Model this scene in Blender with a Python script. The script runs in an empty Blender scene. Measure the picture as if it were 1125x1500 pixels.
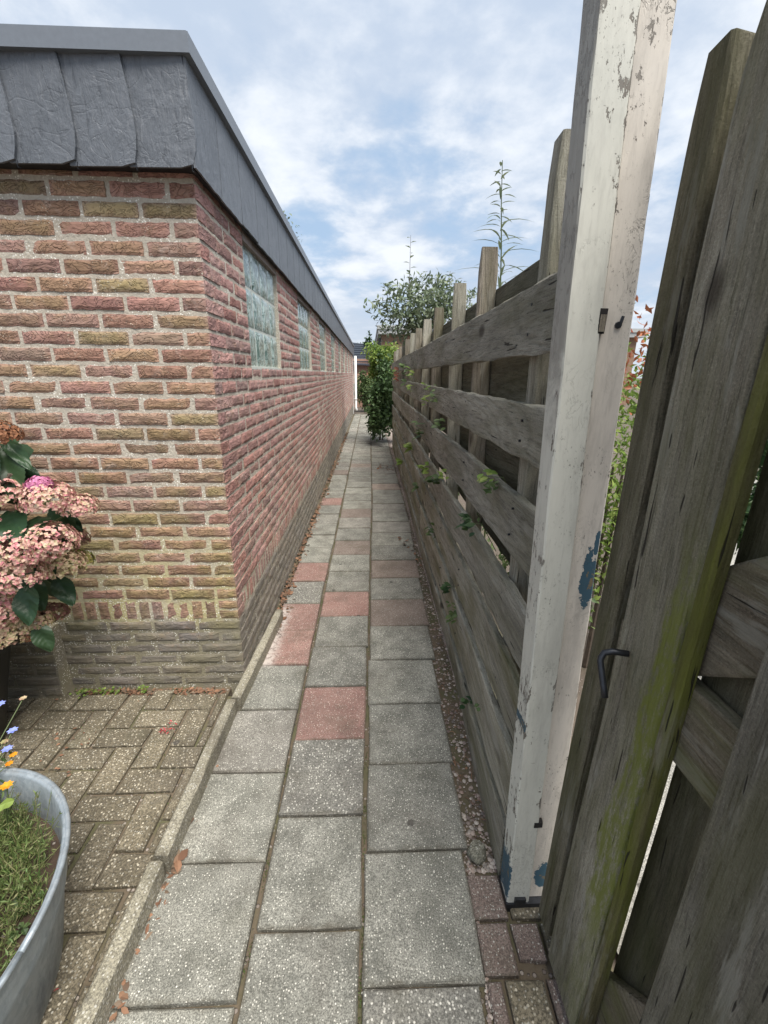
import bpy, math, random
from mathutils import Vector, Matrix, noise
R = random.Random(7)
sc = bpy.context.scene
COL = sc.collection
rad = math.radians

# ------------------------------------------------------------------ camera
f_px = 638.0
dn = Vector((543 - 562.5, 2765 - 750, f_px)).normalized()
fw = Vector((541 - 562.5, 549 - 750, f_px)); fw = (fw - dn * fw.dot(dn)).normalized()
rt = dn.cross(fw)
if rt.x < 0: rt = -rt
up = -dn
M = Matrix((rt, fw, up))                      # camera (x right, y down, z forward) -> world
cx = M @ Vector((1, 0, 0)); cy = M @ Vector((0, -1, 0)); cz = M @ Vector((0, 0, -1))
cam_d = bpy.data.cameras.new('camera'); cam = bpy.data.objects.new('camera', cam_d); COL.objects.link(cam)
cam.matrix_world = Matrix(((cx.x, cy.x, cz.x, 0), (cx.y, cy.y, cz.y, 0), (cx.z, cy.z, cz.z, 1.42), (0, 0, 0, 1)))
cam_d.sensor_fit = 'VERTICAL'; cam_d.sensor_height = 36; cam_d.lens = f_px / 1500 * 36
cam_d.clip_start = 0.02; cam_d.clip_end = 2000
sc.camera = cam

# ------------------------------------------------------------------ light, sky, exposure
SUN_EL, SUN_AZ = rad(65), rad(146)            # azimuth clockwise from +Y
sd = bpy.data.lights.new('sun', 'SUN'); sd.energy = 3.0; sd.angle = rad(40); sd.color = (1.0, .95, .87)
so = bpy.data.objects.new('sun', sd); COL.objects.link(so)
sv = Vector((math.sin(SUN_AZ) * math.cos(SUN_EL), math.cos(SUN_AZ) * math.cos(SUN_EL), math.sin(SUN_EL)))
so.rotation_euler = (-sv).to_track_quat('-Z', 'Y').to_euler()
sc.view_settings.view_transform = 'Standard'; sc.view_settings.look = 'None'
sc.view_settings.exposure = 1.2; sc.view_settings.gamma = 1
sc.view_settings.use_curve_mapping = False

class NT:
    """tiny node helper"""
    def __init__(s, tree): s.t = tree; s.n = tree.nodes; s.l = tree.links
    def new(s, typ, ins=None, **kw):
        nd = s.n.new(typ)
        for k, v in kw.items(): setattr(nd, k, v)
        for k, v in (ins or {}).items(): s.set(nd, k, v)
        return nd
    def set(s, nd, k, v):
        i = nd.inputs[k]
        if isinstance(v, bpy.types.NodeSocket): s.l.new(v, i)
        elif isinstance(v, bpy.types.Node): s.l.new(v.outputs[0], i)
        else: i.default_value = v
    def math(s, op, a, b=None, c=None, clamp=False):
        nd = s.n.new('ShaderNodeMath'); nd.operation = op; nd.use_clamp = clamp
        for i, v in enumerate((a, b, c)):
            if v is not None: s.set(nd, i, v)
        return nd.outputs[0]
    def vmath(s, op, a, b=None):
        nd = s.n.new('ShaderNodeVectorMath'); nd.operation = op
        s.set(nd, 0, a)
        if b is not None: s.set(nd, 1, b)
        return nd.outputs[0]
    def mix(s, fac, a, b, mode='MIX'):
        nd = s.n.new('ShaderNodeMix'); nd.data_type = 'RGBA'; nd.blend_type = mode; nd.clamp_factor = True
        s.set(nd, 0, fac)
        for i, v in ((6, a), (7, b)):
            if isinstance(v, tuple) and len(v) == 3: v = (*v, 1)
            s.set(nd, i, v)
        return nd.outputs[2]
    def ramp(s, fac, stops, interp='LINEAR'):
        nd = s.n.new('ShaderNodeValToRGB'); cr = nd.color_ramp; cr.interpolation = interp
        while len(cr.elements) < len(stops): cr.elements.new(0.5)
        for e, (p, c) in zip(cr.elements, stops):
            e.position = p
            e.color = (*c, 1) if isinstance(c, tuple) else (c, c, c, 1)
        s.set(nd, 0, fac); return nd.outputs[0]
    def rng(s, v, a, b, lo=0.0, hi=1.0):
        nd = s.n.new('ShaderNodeMapRange'); nd.clamp = True; nd.interpolation_type = 'SMOOTHSTEP'
        s.set(nd, 0, v); s.set(nd, 1, a); s.set(nd, 2, b); s.set(nd, 3, lo); s.set(nd, 4, hi); return nd.outputs[0]
    def noise(s, vec, scale, detail=4, rough=.55, dist=0.0, out=0):
        nd = s.new('ShaderNodeTexNoise', {'Scale': scale, 'Detail': detail, 'Roughness': rough, 'Distortion': dist})
        s.set(nd, 'Vector', vec); return nd.outputs[out]
    def voro(s, vec, scale, out='Distance', feature='F1', rnd=1.0):
        nd = s.new('ShaderNodeTexVoronoi', {'Scale': scale, 'Randomness': rnd}, feature=feature)
        s.set(nd, 'Vector', vec); return nd.outputs[out]

world = bpy.data.worlds.new('World'); sc.world = world; world.use_nodes = True
w = NT(world.node_tree); w.n.clear()
sky = w.new('ShaderNodeTexSky', sky_type='NISHITA', sun_disc=False, sun_elevation=SUN_EL, sun_rotation=SUN_AZ, air_density=1.0, dust_density=.6, ozone_density=1.5)
tc = w.new('ShaderNodeTexCoord')
sep = w.new('ShaderNodeSeparateXYZ', {0: tc.outputs['Generated']})
zz = w.math('ADD', w.math('MAXIMUM', sep.outputs[2], 0.0), 0.22)
px = w.math('DIVIDE', sep.outputs[0], zz); py = w.math('DIVIDE', sep.outputs[1], zz)
pv = w.new('ShaderNodeCombineXYZ', {0: px, 1: py, 2: 3.7})
n1 = w.noise(pv, 1.35, 7, .56, .25); n2 = w.noise(pv, 4.2, 6, .58, .1); n3 = w.noise(pv, .8, 3, .5)
cov = w.math('ADD', w.math('MULTIPLY', n1, .6), w.math('MULTIPLY', n2, .4))
cmask = w.rng(cov, .35, .52)
bright = w.rng(w.math('ADD', w.math('MULTIPLY', n2, .55), w.math('MULTIPLY', n3, .45)), .42, .66)
cloud = w.mix(bright, (4.5, 5.25, 6.4), (7.5, 7.8, 8.2))
blue = w.mix(0.8, sky.outputs[0], (3.7, 5.0, 6.7))
hz = w.rng(sep.outputs[2], 0.0, .22, .55, 0.0)
skyc = w.mix(w.math('MULTIPLY', cmask, .93), blue, cloud)
skyc = w.mix(hz, skyc, (5.2, 5.7, 6.3))
bg = w.new('ShaderNodeBackground', {'Color': skyc, 'Strength': .058})
wo = w.new('ShaderNodeOutputWorld'); w.l.new(bg.outputs[0], wo.inputs[0])

# ------------------------------------------------------------------ materials
def mat(name):
    m = bpy.data.materials.new(name); m.use_nodes = True
    t = NT(m.node_tree); t.n.clear()
    p = t.new('ShaderNodeBsdfPrincipled'); o = t.new('ShaderNodeOutputMaterial'); t.l.new(p.outputs[0], o.inputs[0])
    return m, t, p
def bump(t, p, h, strength=.5, dist=.01):
    b = t.new('ShaderNodeBump', {'Strength': strength, 'Distance': dist, 'Height': h}); t.l.new(b.outputs[0], p.inputs['Normal'])
def geo_pos(t): return t.new('ShaderNodeNewGeometry').outputs['Position']
def rnd(t):
    """one random number per piece, whether the piece is an object or an island of a joined mesh"""
    a = t.new('ShaderNodeObjectInfo').outputs['Random']; b = t.new('ShaderNodeNewGeometry').outputs['Random Per Island']
    return t.math('FRACT', t.math('ADD', t.math('MULTIPLY', a, 13.71), t.math('MULTIPLY', b, 7.37)))
def rnd2(t, r, k): return t.math('FRACT', t.math('MULTIPLY', r, k))

def m_simple(name, col, rough=.6, metal=0.0, nscale=30, var=.15, bmp=.1, bdist=.002, spec=.5):
    m, t, p = mat(name); g = geo_pos(t)
    n = t.noise(g, nscale, 4)
    c2 = tuple(x * (1 - var * 2) for x in col); c1 = tuple(min(1, x * (1 + var)) for x in col)
    t.set(p, 'Base Color', t.mix(n, c2, c1)); p.inputs['Roughness'].default_value = rough; p.inputs['Metallic'].default_value = metal
    p.inputs['Specular IOR Level'].default_value = spec
    bump(t, p, n, bmp, bdist); return m

def m_brick(name, plinth=False):
    m, t, p = mat(name); g = geo_pos(t); r = rnd(t); r2 = rnd2(t, r, 37.7)
    sp = t.new('ShaderNodeSeparateXYZ', {0: t.vmath('ADD', g, t.vmath('MULTIPLY', t.vmath('SUBTRACT', t.noise(g, 6, 4, .6, 0, 1), (.5, .5, .5)), (0., 0., .30)))}); front = t.rng(sp.outputs[1], 1.765, 1.75)
    if plinth:
        c = t.ramp(r, [(0, (.15, .135, .125)), (.4, (.19, .165, .15)), (.7, (.22, .185, .16)), (1, (.16, .15, .145))])
    else:
        ca = t.ramp(r, [(0, (.40, .20, .175)), (.25, (.48, .265, .235)), (.5, (.37, .21, .195)), (.72, (.44, .27, .245)), (.88, (.33, .225, .21)), (1, (.50, .28, .25))])
        cb = t.ramp(r, [(0, (.34, .185, .15)), (.25, (.32, .215, .13)), (.5, (.30, .19, .165)), (.68, (.38, .19, .16)), (.85, (.30, .235, .12)), (1, (.33, .23, .20))])
        c = t.mix(front, ca, cb)
    c = t.mix(.55, c, t.mix(r2, (.55, .55, .55), (1.35, 1.35, 1.35)), 'MULTIPLY')
    n = t.noise(g, 26, 5, .6); c = t.mix(t.rng(n, .5, .72, 0, .5), c, (.30, .19, .12))
    n4 = t.noise(g, 60, 4, .65); c = t.mix(t.rng(n4, .56, .75, 0, .45), c, (.09, .06, .05))
    eff = t.rng(t.noise(g, 14, 6, .7), .56, .72, 0, .42); c = t.mix(eff, c, (.48, .40, .36))
    # algae and lichen, strongest on the front wall and low down
    low = t.rng(sp.outputs[2], 1.5, .5, .14, 1.0)
    al = t.math('MULTIPLY', t.rng(t.noise(g, 3.2, 5, .6), .33, .62), t.math('MULTIPLY', low, t.math('ADD', t.math('MULTIPLY', front, .80), .15)))
    c = t.mix(t.math('MULTIPLY', al, .7), c, (.27, .235, .08))
    grey = t.math('MULTIPLY', t.rng(sp.outputs[2], .5, .15), .55); c = t.mix(grey, c, (.17, .155, .135))
    spk = t.rng(t.voro(g, 150), .30, .18); sm = t.rng(t.noise(g, 16, 4), .54, .64)
    c = t.mix(t.math('MULTIPLY', t.math('MULTIPLY', spk, sm), .8), c, (.62, .58, .48))
    t.set(p, 'Base Color', c); p.inputs['Roughness'].default_value = .92; p.inputs['Specular IOR Level'].default_value = .25
    off = t.new('ShaderNodeCombineXYZ', {0: t.math('MULTIPLY', r, 9.0), 1: t.math('MULTIPLY', r2, 9.0), 2: 0.0})
    gv = t.vmath('ADD', t.vmath('MULTIPLY', g, (14., 14., 30.)), off)
    fold = t.noise(gv, 1.0, 3, .5, 2.2); crease = t.math('ABSOLUTE', t.math('SUBTRACT', fold, .5))
    crease = t.rng(crease, 0.0, .055)
    h = t.math('ADD', t.math('MULTIPLY', crease, .55), t.math('ADD', t.math('MULTIPLY', fold, .9), t.math('MULTIPLY', n4, .5)))
    bump(t, p, h, .5 if plinth else .95, .007); return m

def m_mortar():
    m, t, p = mat('mortar'); g = geo_pos(t); sp = t.new('ShaderNodeSeparateXYZ', {0: t.vmath('ADD', g, t.vmath('MULTIPLY', t.vmath('SUBTRACT', t.noise(g, 6, 4, .6, 0, 1), (.5, .5, .5)), (0., 0., .22)))})
    n = t.noise(g, 90, 5, .7); c = t.mix(n, (.34, .30, .24), (.66, .60, .51))
    n2 = t.noise(g, 5, 4, .6)
    low = t.rng(sp.outputs[2], 1.1, .4); front = t.rng(sp.outputs[1], 1.80, 1.75, .25, 1)
    y = t.math('MULTIPLY', t.math('MULTIPLY', t.rng(n2, .28, .58), low), front)
    c = t.mix(t.math('MULTIPLY', y, .7), c, (.50, .44, .17))
    c = t.mix(t.rng(sp.outputs[2], .42, .30, 0, .8), c, (.21, .19, .15))
    s = t.math('MULTIPLY', t.rng(t.voro(g, 120), .36, .22), t.rng(t.noise(g, 12, 4), .42, .56)); c = t.mix(t.math('MULTIPLY', s, .85), c, (.95, .93, .85))
    t.set(p, 'Base Color', c); p.inputs['Roughness'].default_value = .95; p.inputs['Specular IOR Level'].default_value = .2
    bump(t, p, n, .9, .006); return m

def m_concrete(name, a, b, speck=.5, sc_=1.0, moss=.3, big=(.6, .58, .52), gray=0.0):
    """washed aggregate concrete"""
    m, t, p = mat(name); g = geo_pos(t); r = rnd(t)
    n = t.rng(t.noise(g, 8, 6, .65), .32, .68); nf = t.noise(g, 260 * sc_, 4, .8)
    c = t.mix(n, a, b); c = t.mix(.8, c, t.mix(r, (.78, .78, .78), (1.2, 1.2, 1.17)), 'MULTIPLY')
    c = t.mix(t.rng(nf, .40, .60, .80, 0), c, tuple(x * .32 for x in a))
    v = t.voro(g, 150 * sc_); vc = t.voro(g, 150 * sc_, 'Color'); vs = t.new('ShaderNodeSeparateColor', {0: vc})
    stone = t.math('MULTIPLY', t.rng(v, .34, .22), t.rng(vs.outputs[0], 1 - speck, 1 - speck + .05))
    sc_col = t.mix(vs.outputs[1], tuple(x * .7 for x in big), big)
    c = t.mix(t.math('MULTIPLY', stone, .85), c, sc_col)
    v2 = t.voro(g, 230 * sc_); vc2 = t.new('ShaderNodeSeparateColor', {0: t.voro(g, 230 * sc_, 'Color')})
    s2 = t.math('MULTIPLY', t.rng(v2, .4, .25), t.rng(vc2.outputs[0], .55, .6)); c = t.mix(t.math('MULTIPLY', s2, .6), c, t.mix(vc2.outputs[1], (.06, .055, .05), (.62, .60, .52)))
    mo = t.rng(t.noise(g, 4.5, 6, .65), .5, .72, 0, moss); c = t.mix(mo, c, (.075, .07, .045))
    st = t.rng(t.noise(g, 17, 4, .7), .62, .74, 0, .5); c = t.mix(st, c, (.06, .055, .05))
    gen = t.new('ShaderNodeSeparateXYZ', {0: t.new('ShaderNodeTexCoord').outputs['Generated']})
    ed = t.math('MINIMUM', t.math('SUBTRACT', .5, t.math('ABSOLUTE', t.math('SUBTRACT', gen.outputs[0], .5))), t.math('SUBTRACT', .5, t.math('ABSOLUTE', t.math('SUBTRACT', gen.outputs[1], .5))))
    ed = t.math('ADD', ed, t.math('MULTIPLY', t.math('SUBTRACT', t.noise(g, 24, 5, .7), .5), .16)); c = t.mix(t.rng(ed, .05, -.01, 0, .5), c, (.085, .072, .05))
    if name.startswith('slab'):
        q3 = t.new('ShaderNodeSeparateXYZ', {0: g}); lm = t.math('MULTIPLY', t.rng(t.math('ADD', q3.outputs[0], t.math('MULTIPLY', t.noise(g, 16, 4, .7), .12)), -.40, -.47), t.math('MULTIPLY', t.rng(q3.outputs[1], 1.86, 1.9), t.rng(q3.outputs[1], 2.55, 2.4)))
        c = t.mix(t.math('MULTIPLY', lm, .8), c, t.mix(t.rng(t.noise(g, 38, 4, .7), .5, .6), (.52, .47, .43), (.20, .175, .16)))
    gv = t.voro(g, 5.5); gc = t.new('ShaderNodeSeparateColor', {0: t.voro(g, 5.5, 'Color')})
    gum = t.math('MULTIPLY', t.rng(t.math('ADD', gv, t.math('MULTIPLY', t.noise(g, 90, 2), .05)), .105, .085), t.rng(gc.outputs[0], .48, .50)); c = t.mix(t.math('MULTIPLY', gum, .75), c, (.045, .042, .038))
    wet = t.rng(t.noise(g, 2.6, 6, .7, .4), .48, .66, 0, .34); c = t.mix(wet, c, (.10, .085, .07))
    t.set(p, 'Base Color', c); p.inputs['Roughness'].default_value = .88; p.inputs['Specular IOR Level'].default_value = .3
    h = t.math('ADD', t.math('MULTIPLY', stone, .5), t.math('ADD', nf, t.math('MULTIPLY', t.math('SUBTRACT', 1.0, v2), .5)))
    bump(t, p, h, .6, .0025); return m

def m_wood(name, axis, dark, light, green=0.0, greencol=(.12, .13, .03), lichen=.4, ring=1.0, brown=.12):
    """axis: 1 = boards running along Y, 2 = upright boards. Coordinates are each board's own."""
    m, t, p = mat(name); oc = t.new('ShaderNodeTexCoord').outputs['Object']; r = rnd(t)
    off = t.new('ShaderNodeCombineXYZ', {0: t.math('MULTIPLY', r, 11.0), 1: t.math('MULTIPLY', rnd2(t, r, 17.3), 11.0), 2: t.math('MULTIPLY', rnd2(t, r, 5.7), 11.0)})
    v = t.vmath('ADD', oc, off)
    k = [1., 1., 1.]; k[axis] = .07; fine = t.vmath('MULTIPLY', v, tuple(k))
    k = [1., 1., 1.]; k[axis] = .10; mid = t.vmath('MULTIPLY', v, tuple(k))
    f1 = t.noise(fine, 190, 6, .8, .3); f2 = t.noise(fine, 48, 4, .6, .4)
    rg = t.noise(mid, 5.5, 2, .4, .6); ringv = t.math('SINE', t.math('MULTIPLY', rg, 95.0 * ring))
    ringm = t.rng(ringv, .25, .95)
    big = t.noise(v, 5, 4, .6)
    c = t.mix(f2, dark, light)
    c = t.mix(t.rng(big, .45, .75, 0, brown * 2), c, (.13, .085, .055))
    fs = t.noise(v, 260, 4, .8); c = t.mix(t.rng(f1, .47, .66, 0, .7), c, tuple(x * .38 for x in dark)); c = t.mix(t.rng(fs, .5, .68, 0, .5), c, tuple(x * .45 for x in dark)); c = t.mix(t.rng(fs, .46, .32, 0, .4), c, tuple(min(1, x * 1.35) for x in light))
    c = t.mix(t.math('MULTIPLY', ringm, .22), c, tuple(x * .55 for x in dark))
    c = t.mix(.6, c, t.mix(rnd2(t, r, 91.3), (.72, .72, .72), (1.25, 1.23, 1.2)), 'MULTIPLY')
    c = t.mix(.75, c, t.mix(t.rng(t.noise(mid, 11, 5, .7, .5), .34, .66), (.62, .61, .58), (1.22, 1.22, 1.22)), 'MULTIPLY')
    lich = t.rng(t.math('ADD', t.math('MULTIPLY', t.noise(mid, 26, 5, .75), .6), t.math('MULTIPLY', big, .4)), .54, .60, 0, min(1, lichen * 1.3))
    c = t.mix(lich, c, (.40, .39, .34))
    if green > 0:
        k = [1., 1., 1.]; k[axis] = .22; gm = t.rng(t.math('ADD', t.math('MULTIPLY', t.noise(t.vmath('MULTIPLY', v, tuple(k)), 9, 4, .6), .75), t.math('MULTIPLY', f2, .25)), .42, .66, 0, green)
        c = t.mix(gm, c, greencol)
    if name == 'gate_wood':
        gp_ = geo_pos(t); s3 = t.new('ShaderNodeSeparateXYZ', {0: gp_}); nn_ = t.math('MULTIPLY', t.math('SUBTRACT', t.noise(t.vmath('MULTIPLY', gp_, (1., 1., .3)), 14, 5, .65), .5), .16)
        e1 = t.rng(t.math('ADD', s3.outputs[1], nn_), .605, .585); e2 = t.rng(s3.outputs[1], .548, .55); hz_ = t.math('MULTIPLY', t.rng(s3.outputs[2], 1.28, 1.0), t.rng(s3.outputs[2], .25, .45, .35, 1))
        c = t.mix(t.math('MULTIPLY', t.math('MULTIPLY', t.math('MULTIPLY', e1, e2), t.rng(t.noise(t.vmath('MULTIPLY', gp_, (1., 1., .35)), 55, 6, .8), .36, .56, .15, 1)), t.math('MULTIPLY', hz_, .85)), c, t.mix(f1, (.13, .16, .02), (.30, .33, .06)))
    # knots
    kk = [1., 1., 1.]; kk[axis] = .5; kv = t.vmath('MULTIPLY', v, tuple(kk))
    kd = t.rng(t.voro(kv, 4.6), .13, .05); c = t.mix(t.math('MULTIPLY', kd, .8), c, (.04, .028, .02))
    crack = t.rng(t.noise(fine, 85, 2, .5, .4), .69, .715); c = t.mix(t.math('MULTIPLY', crack, .85), c, (.02, .017, .014))
    t.set(p, 'Base Color', c); p.inputs['Roughness'].default_value = .9; p.inputs['Specular IOR Level'].default_value = .22
    h = t.math('SUBTRACT', t.math('ADD', t.math('MULTIPLY', ringm, -.3), t.math('ADD', t.math('ADD', t.math('MULTIPLY', f1, -1.0), t.math('MULTIPLY', fs, -.4)), t.math('MULTIPLY', f2, -.5))), crack)
    bump(t, p, h, 1.0, .008); return m

def m_paint(name, base, patch, wood=(.22, .19, .155), chips=.5, blue=None, xc=0, hw=.03):
    m, t, p = mat(name); g = geo_pos(t)
    fine = t.vmath('MULTIPLY', g, (1., 1., .12)); n = t.noise(g, 12, 5, .6); gr = t.noise(fine, 120, 4, .6)
    c = t.mix(n, base, patch); c = t.mix(t.rng(gr, .52, .72, 0, .35), c, tuple(x * .6 for x in base))
    sp = t.new('ShaderNodeSeparateXYZ', {0: g})
    # wear is heavier towards the top, where the paint has weathered off
    ht = t.rng(sp.outputs[2], 1.3, 2.0, 0, .06)
    ch = t.math('ADD', t.math('ADD', t.math('MULTIPLY', t.noise(t.vmath('MULTIPLY', g, (1., 1., .45)), 75, 5, .7), .62), t.math('MULTIPLY', t.noise(g, 8, 3, .6), .38)), ht)
    ex = t.math('ABSOLUTE', t.math('SUBTRACT', t.math('ADD', sp.outputs[0], t.math('MULTIPLY', sp.outputs[2], .0245)), xc)); ch = t.math('ADD', ch, t.rng(ex, hw * .72, hw, 0, .085))
    chip = t.rng(ch, .655 - chips * .06, .67 - chips * .06); c = t.mix(chip, c, t.mix(gr, (.05, .045, .04), wood))
    fsp = t.rng(t.noise(t.vmath('MULTIPLY', g, (1., 1., .6)), 190, 4, .75), .58, .64, 0, .85); c = t.mix(t.math('MULTIPLY', fsp, t.rng(t.noise(g, 7, 3, .6), .42, .6)), c, (.09, .085, .07))
    dirt = t.rng(t.noise(t.vmath('MULTIPLY', g, (1., 1., .22)), 20, 6, .75), .42, .66, 0, .45); c = t.mix(dirt, c, tuple(x * .62 for x in base))
    hl = t.rng(t.noise(t.vmath('MULTIPLY', g, (.35, .35, 1.)), 90, 4, .7), .66, .70, 0, .5)
    c = t.mix(t.math('MULTIPLY', hl, t.rng(t.noise(g, 4, 2), .5, .6)), c, wood)
    hh = t.math('MULTIPLY', chip, -1.0)
    if blue:
        for (bx, bz, rx, rz) in blue:
            dx = t.math('DIVIDE', t.math('SUBTRACT', sp.outputs[0], bx), rx); dz = t.math('DIVIDE', t.math('SUBTRACT', sp.outputs[2], bz), rz)
            d = t.math('ADD', t.math('MULTIPLY', dx, dx), t.math('MULTIPLY', dz, dz))
            d = t.math('ADD', d, t.math('MULTIPLY', t.math('SUBTRACT', t.noise(g, 48, 5, .75), .5), 3.6))
            bm = t.rng(d, 1.0, .93); inner = t.rng(t.math('ADD', d, t.math('MULTIPLY', t.noise(g, 60, 2), .8)), .28, .2)
            c = t.mix(bm, c, t.mix(inner, (.035, .085, .12), (.17, .13, .075)))
            hh = t.math('SUBTRACT', hh, bm)
    nx = t.new('ShaderNodeSeparateXYZ', {0: t.new('ShaderNodeNewGeometry').outputs['True Normal']}); bare = t.math('MULTIPLY', t.rng(nx.outputs[0], -.6, -.8), t.rng(t.math('ADD', sp.outputs[2], t.math('MULTIPLY', t.noise(g, 14, 5, .7), .5)), 1.55, 1.72))
    c = t.mix(t.math('MULTIPLY', bare, .85), c, t.mix(gr, (.17, .16, .14), (.36, .345, .31)))
    craze = t.math('ABSOLUTE', t.math('SUBTRACT', t.noise(t.vmath('MULTIPLY', g, (1., 1., .55)), 42, 4, .65, 1.2), .5)); cz = t.math('MULTIPLY', t.rng(craze, .022, .006), t.rng(t.noise(g, 6, 3, .5), .5, .6)); cz = t.math('MULTIPLY', cz, t.rng(sp.outputs[2], 1.55, 1.75, .25, 1))
    c = t.mix(t.math('MULTIPLY', cz, .8), c, (.10, .09, .075)); hh = t.math('SUBTRACT', hh, cz)
    t.set(p, 'Base Color', c); p.inputs['Roughness'].default_value = .62
    bump(t, p, t.math('ADD', hh, t.math('MULTIPLY', gr, .35)), .7, .002); return m

def m_slate():
    m, t, p = mat('slate'); g = geo_pos(t); r = rnd(t)
    off = t.new('ShaderNodeCombineXYZ', {0: t.math('MULTIPLY', r, 7.), 1: 0., 2: t.math('MULTIPLY', rnd2(t, r, 7.7), 7.)})
    gv = t.vmath('ADD', g, off)
    n = t.noise(gv, 16, 6, .65, .5); n2 = t.noise(t.vmath('MULTIPLY', gv, (1., 1., .25)), 60, 5, .65, .8)
    c = t.mix(n, (.085, .095, .11), (.17, .185, .21)); c = t.mix(t.rng(n2, .56, .75, 0, .5), c, (.24, .25, .27)); c = t.mix(t.rng(n2, .45, .3, 0, .6), c, (.045, .05, .06))
    c = t.mix(.5, c, t.mix(r, (.8, .8, .8), (1.2, 1.2, 1.2)), 'MULTIPLY')
    t.set(p, 'Base Color', c); p.inputs['Roughness'].default_value = .5; p.inputs['Specular IOR Level'].default_value = .55
    ridge = t.rng(t.math('ABSOLUTE', t.math('SUBTRACT', t.noise(gv, 7, 4, .5, 1.5), .5)), 0, .03)
    bump(t, p, t.math('ADD', t.math('MULTIPLY', n2, .8), t.math('ADD', n, t.math('MULTIPLY', ridge, .10))), .8, .006); return m

def m_glass():
    m, t, p = mat('glass_block'); g = geo_pos(t)
    v = t.vmath('ADD', g, t.vmath('MULTIPLY', t.noise(g, 9, 3, .5, 1.0, 1), (.22, .22, .22)))
    wv = t.noise(t.vmath('MULTIPLY', v, (1., 1., .28)), 34, 2, .5, 1.2)
    c = t.mix(t.rng(wv, .38, .62), (.13, .21, .185), (.52, .64, .60))
    t.set(p, 'Base Color', c); p.inputs['Roughness'].default_value = .07; p.inputs['Specular IOR Level'].default_value = .8
    p.inputs['Coat Weight'].default_value = .6; p.inputs['Coat Roughness'].default_value = .06
    bump(t, p, wv, .8, .014); return m

def m_leaf(name, cols, rough=.5, trans=.25, vein=False):
    m, t, p = mat(name); r = t.new('ShaderNodeNewGeometry').outputs['Random Per Island']; o = t.new('ShaderNodeObjectInfo').outputs['Random']
    rr = t.math('FRACT', t.math('ADD', r, t.math('MULTIPLY', o, 3.3)))
    st = [(i / (len(cols) - 1), c) for i, c in enumerate(cols)]
    c = t.ramp(rr, st); g = geo_pos(t); n = t.noise(g, 35, 3); c = t.mix(.5, c, t.mix(n, (.65, .65, .65), (1.3, 1.3, 1.3)), 'MULTIPLY')
    t.set(p, 'Base Color', c); p.inputs['Roughness'].default_value = rough; p.inputs['Specular IOR Level'].default_value = .35
    if trans > 0:
        tr = t.new('ShaderNodeBsdfTranslucent', {'Color': c}); mx = t.new('ShaderNodeMixShader', {0: trans})
        t.l.new(p.outputs[0], mx.inputs[1]); t.l.new(tr.outputs[0], mx.inputs[2])
        out = [x for x in t.n if x.type == 'OUTPUT_MATERIAL'][0]; t.l.new(mx.outputs[0], out.inputs[0])
    bump(t, p, n, .3, .003); return m

def m_soil(name, a, b, peb=.5, moss=.0):
    m, t, p = mat(name); g = geo_pos(t); n = t.noise(g, 22, 6, .7); c = t.mix(n, a, b)
    v = t.voro(g, 70); vc = t.new('ShaderNodeSeparateColor', {0: t.voro(g, 70, 'Color')})
    s = t.math('MULTIPLY', t.rng(v, .42, .3), t.rng(vc.outputs[0], 1 - peb, 1 - peb + .04))
    c = t.mix(t.math('MULTIPLY', s, .8), c, t.mix(vc.outputs[1], (.13, .10, .085), (.38, .33, .29)))
    if moss: c = t.mix(t.rng(t.noise(g, 6, 5, .6), .45, .65, 0, moss), c, (.07, .085, .03))
    t.set(p, 'Base Color', c); p.inputs['Roughness'].default_value = .95
    bump(t, p, t.math('ADD', n, s), .9, .008); return m

MT = {}
MT['brick'] = m_brick('brick_red'); MT['plinth'] = m_brick('brick_plinth', True); MT['mortar'] = m_mortar()
MT['slab'] = m_concrete('slab_grey', (.20, .197, .172), (.37, .362, .32), .35, 1.0, .3, (.80, .77, .68))
MT['slab_warm'] = m_concrete('slab_warm', (.235, .222, .197), (.375, .355, .318), .4, moss=.2, big=(.80, .77, .68))
MT['slab_rust'] = m_concrete('slab_rust', (.255, .20, .17), (.35, .285, .245), .3, moss=.35)
MT['slab_red'] = m_concrete('slab_red', (.32, .185, .16), (.40, .25, .215), .3, moss=.35, big=(.75, .68, .58))
MT['slab_dark'] = m_concrete('slab_dark', (.22, .212, .19), (.32, .308, .272), .6, .7, moss=.4, big=(.75, .72, .64))
MT['paver'] = m_concrete('paver_aggregate', (.15, .128, .09), (.25, .215, .155), .6, .62, moss=.6, big=(.60, .54, .42))
MT['paver_red'] = m_concrete('paver_red', (.20, .15, .13), (.27, .21, .185), .4, .9, moss=.3)
MT['kerb'] = m_concrete('kerb_concrete', (.30, .275, .21), (.42, .39, .31), .5, .7, moss=.35)
MT['slate'] = m_slate(); MT['trim'] = m_simple('roof_trim_metal', (.17, .19, .22), .42, .0, 60, .08)
MT['black'] = m_simple('black_soffit', (.012, .012, .014), .6)
MT['glass'] = m_glass(); MT['glassjoint'] = m_simple('glass_block_joint', (.60, .62, .57), .8)
MT['lintel'] = m_simple('lintel_mortar', (.34, .28, .25), .9, 0, 60, .3, .5)
MT['white'] = m_simple('white_plastic', (.72, .72, .70), .4, 0, 12, .06)
MT['fence'] = m_wood('fence_wood', 1, (.245, .235, .20), (.54, .52, .45), .45, (.115, .11, .05), .38)
MT['fencelow'] = m_wood('fence_wood_low', 1, (.29, .275, .225), (.56, .535, .45), .75, (.15, .14, .06), .45)
MT['fenceback_shaded'] = m_wood('fence_wood_back_shaded', 1, (.12, .115, .085), (.24, .225, .165), .5, (.06, .06, .025), .1)  # back boards: shade behind the front boards put into a darker wood colour
MT['postlight'] = m_wood('post_wood_light', 2, (.38, .355, .295), (.60, .575, .49), .35, (.19, .19, .11), .5)
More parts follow.
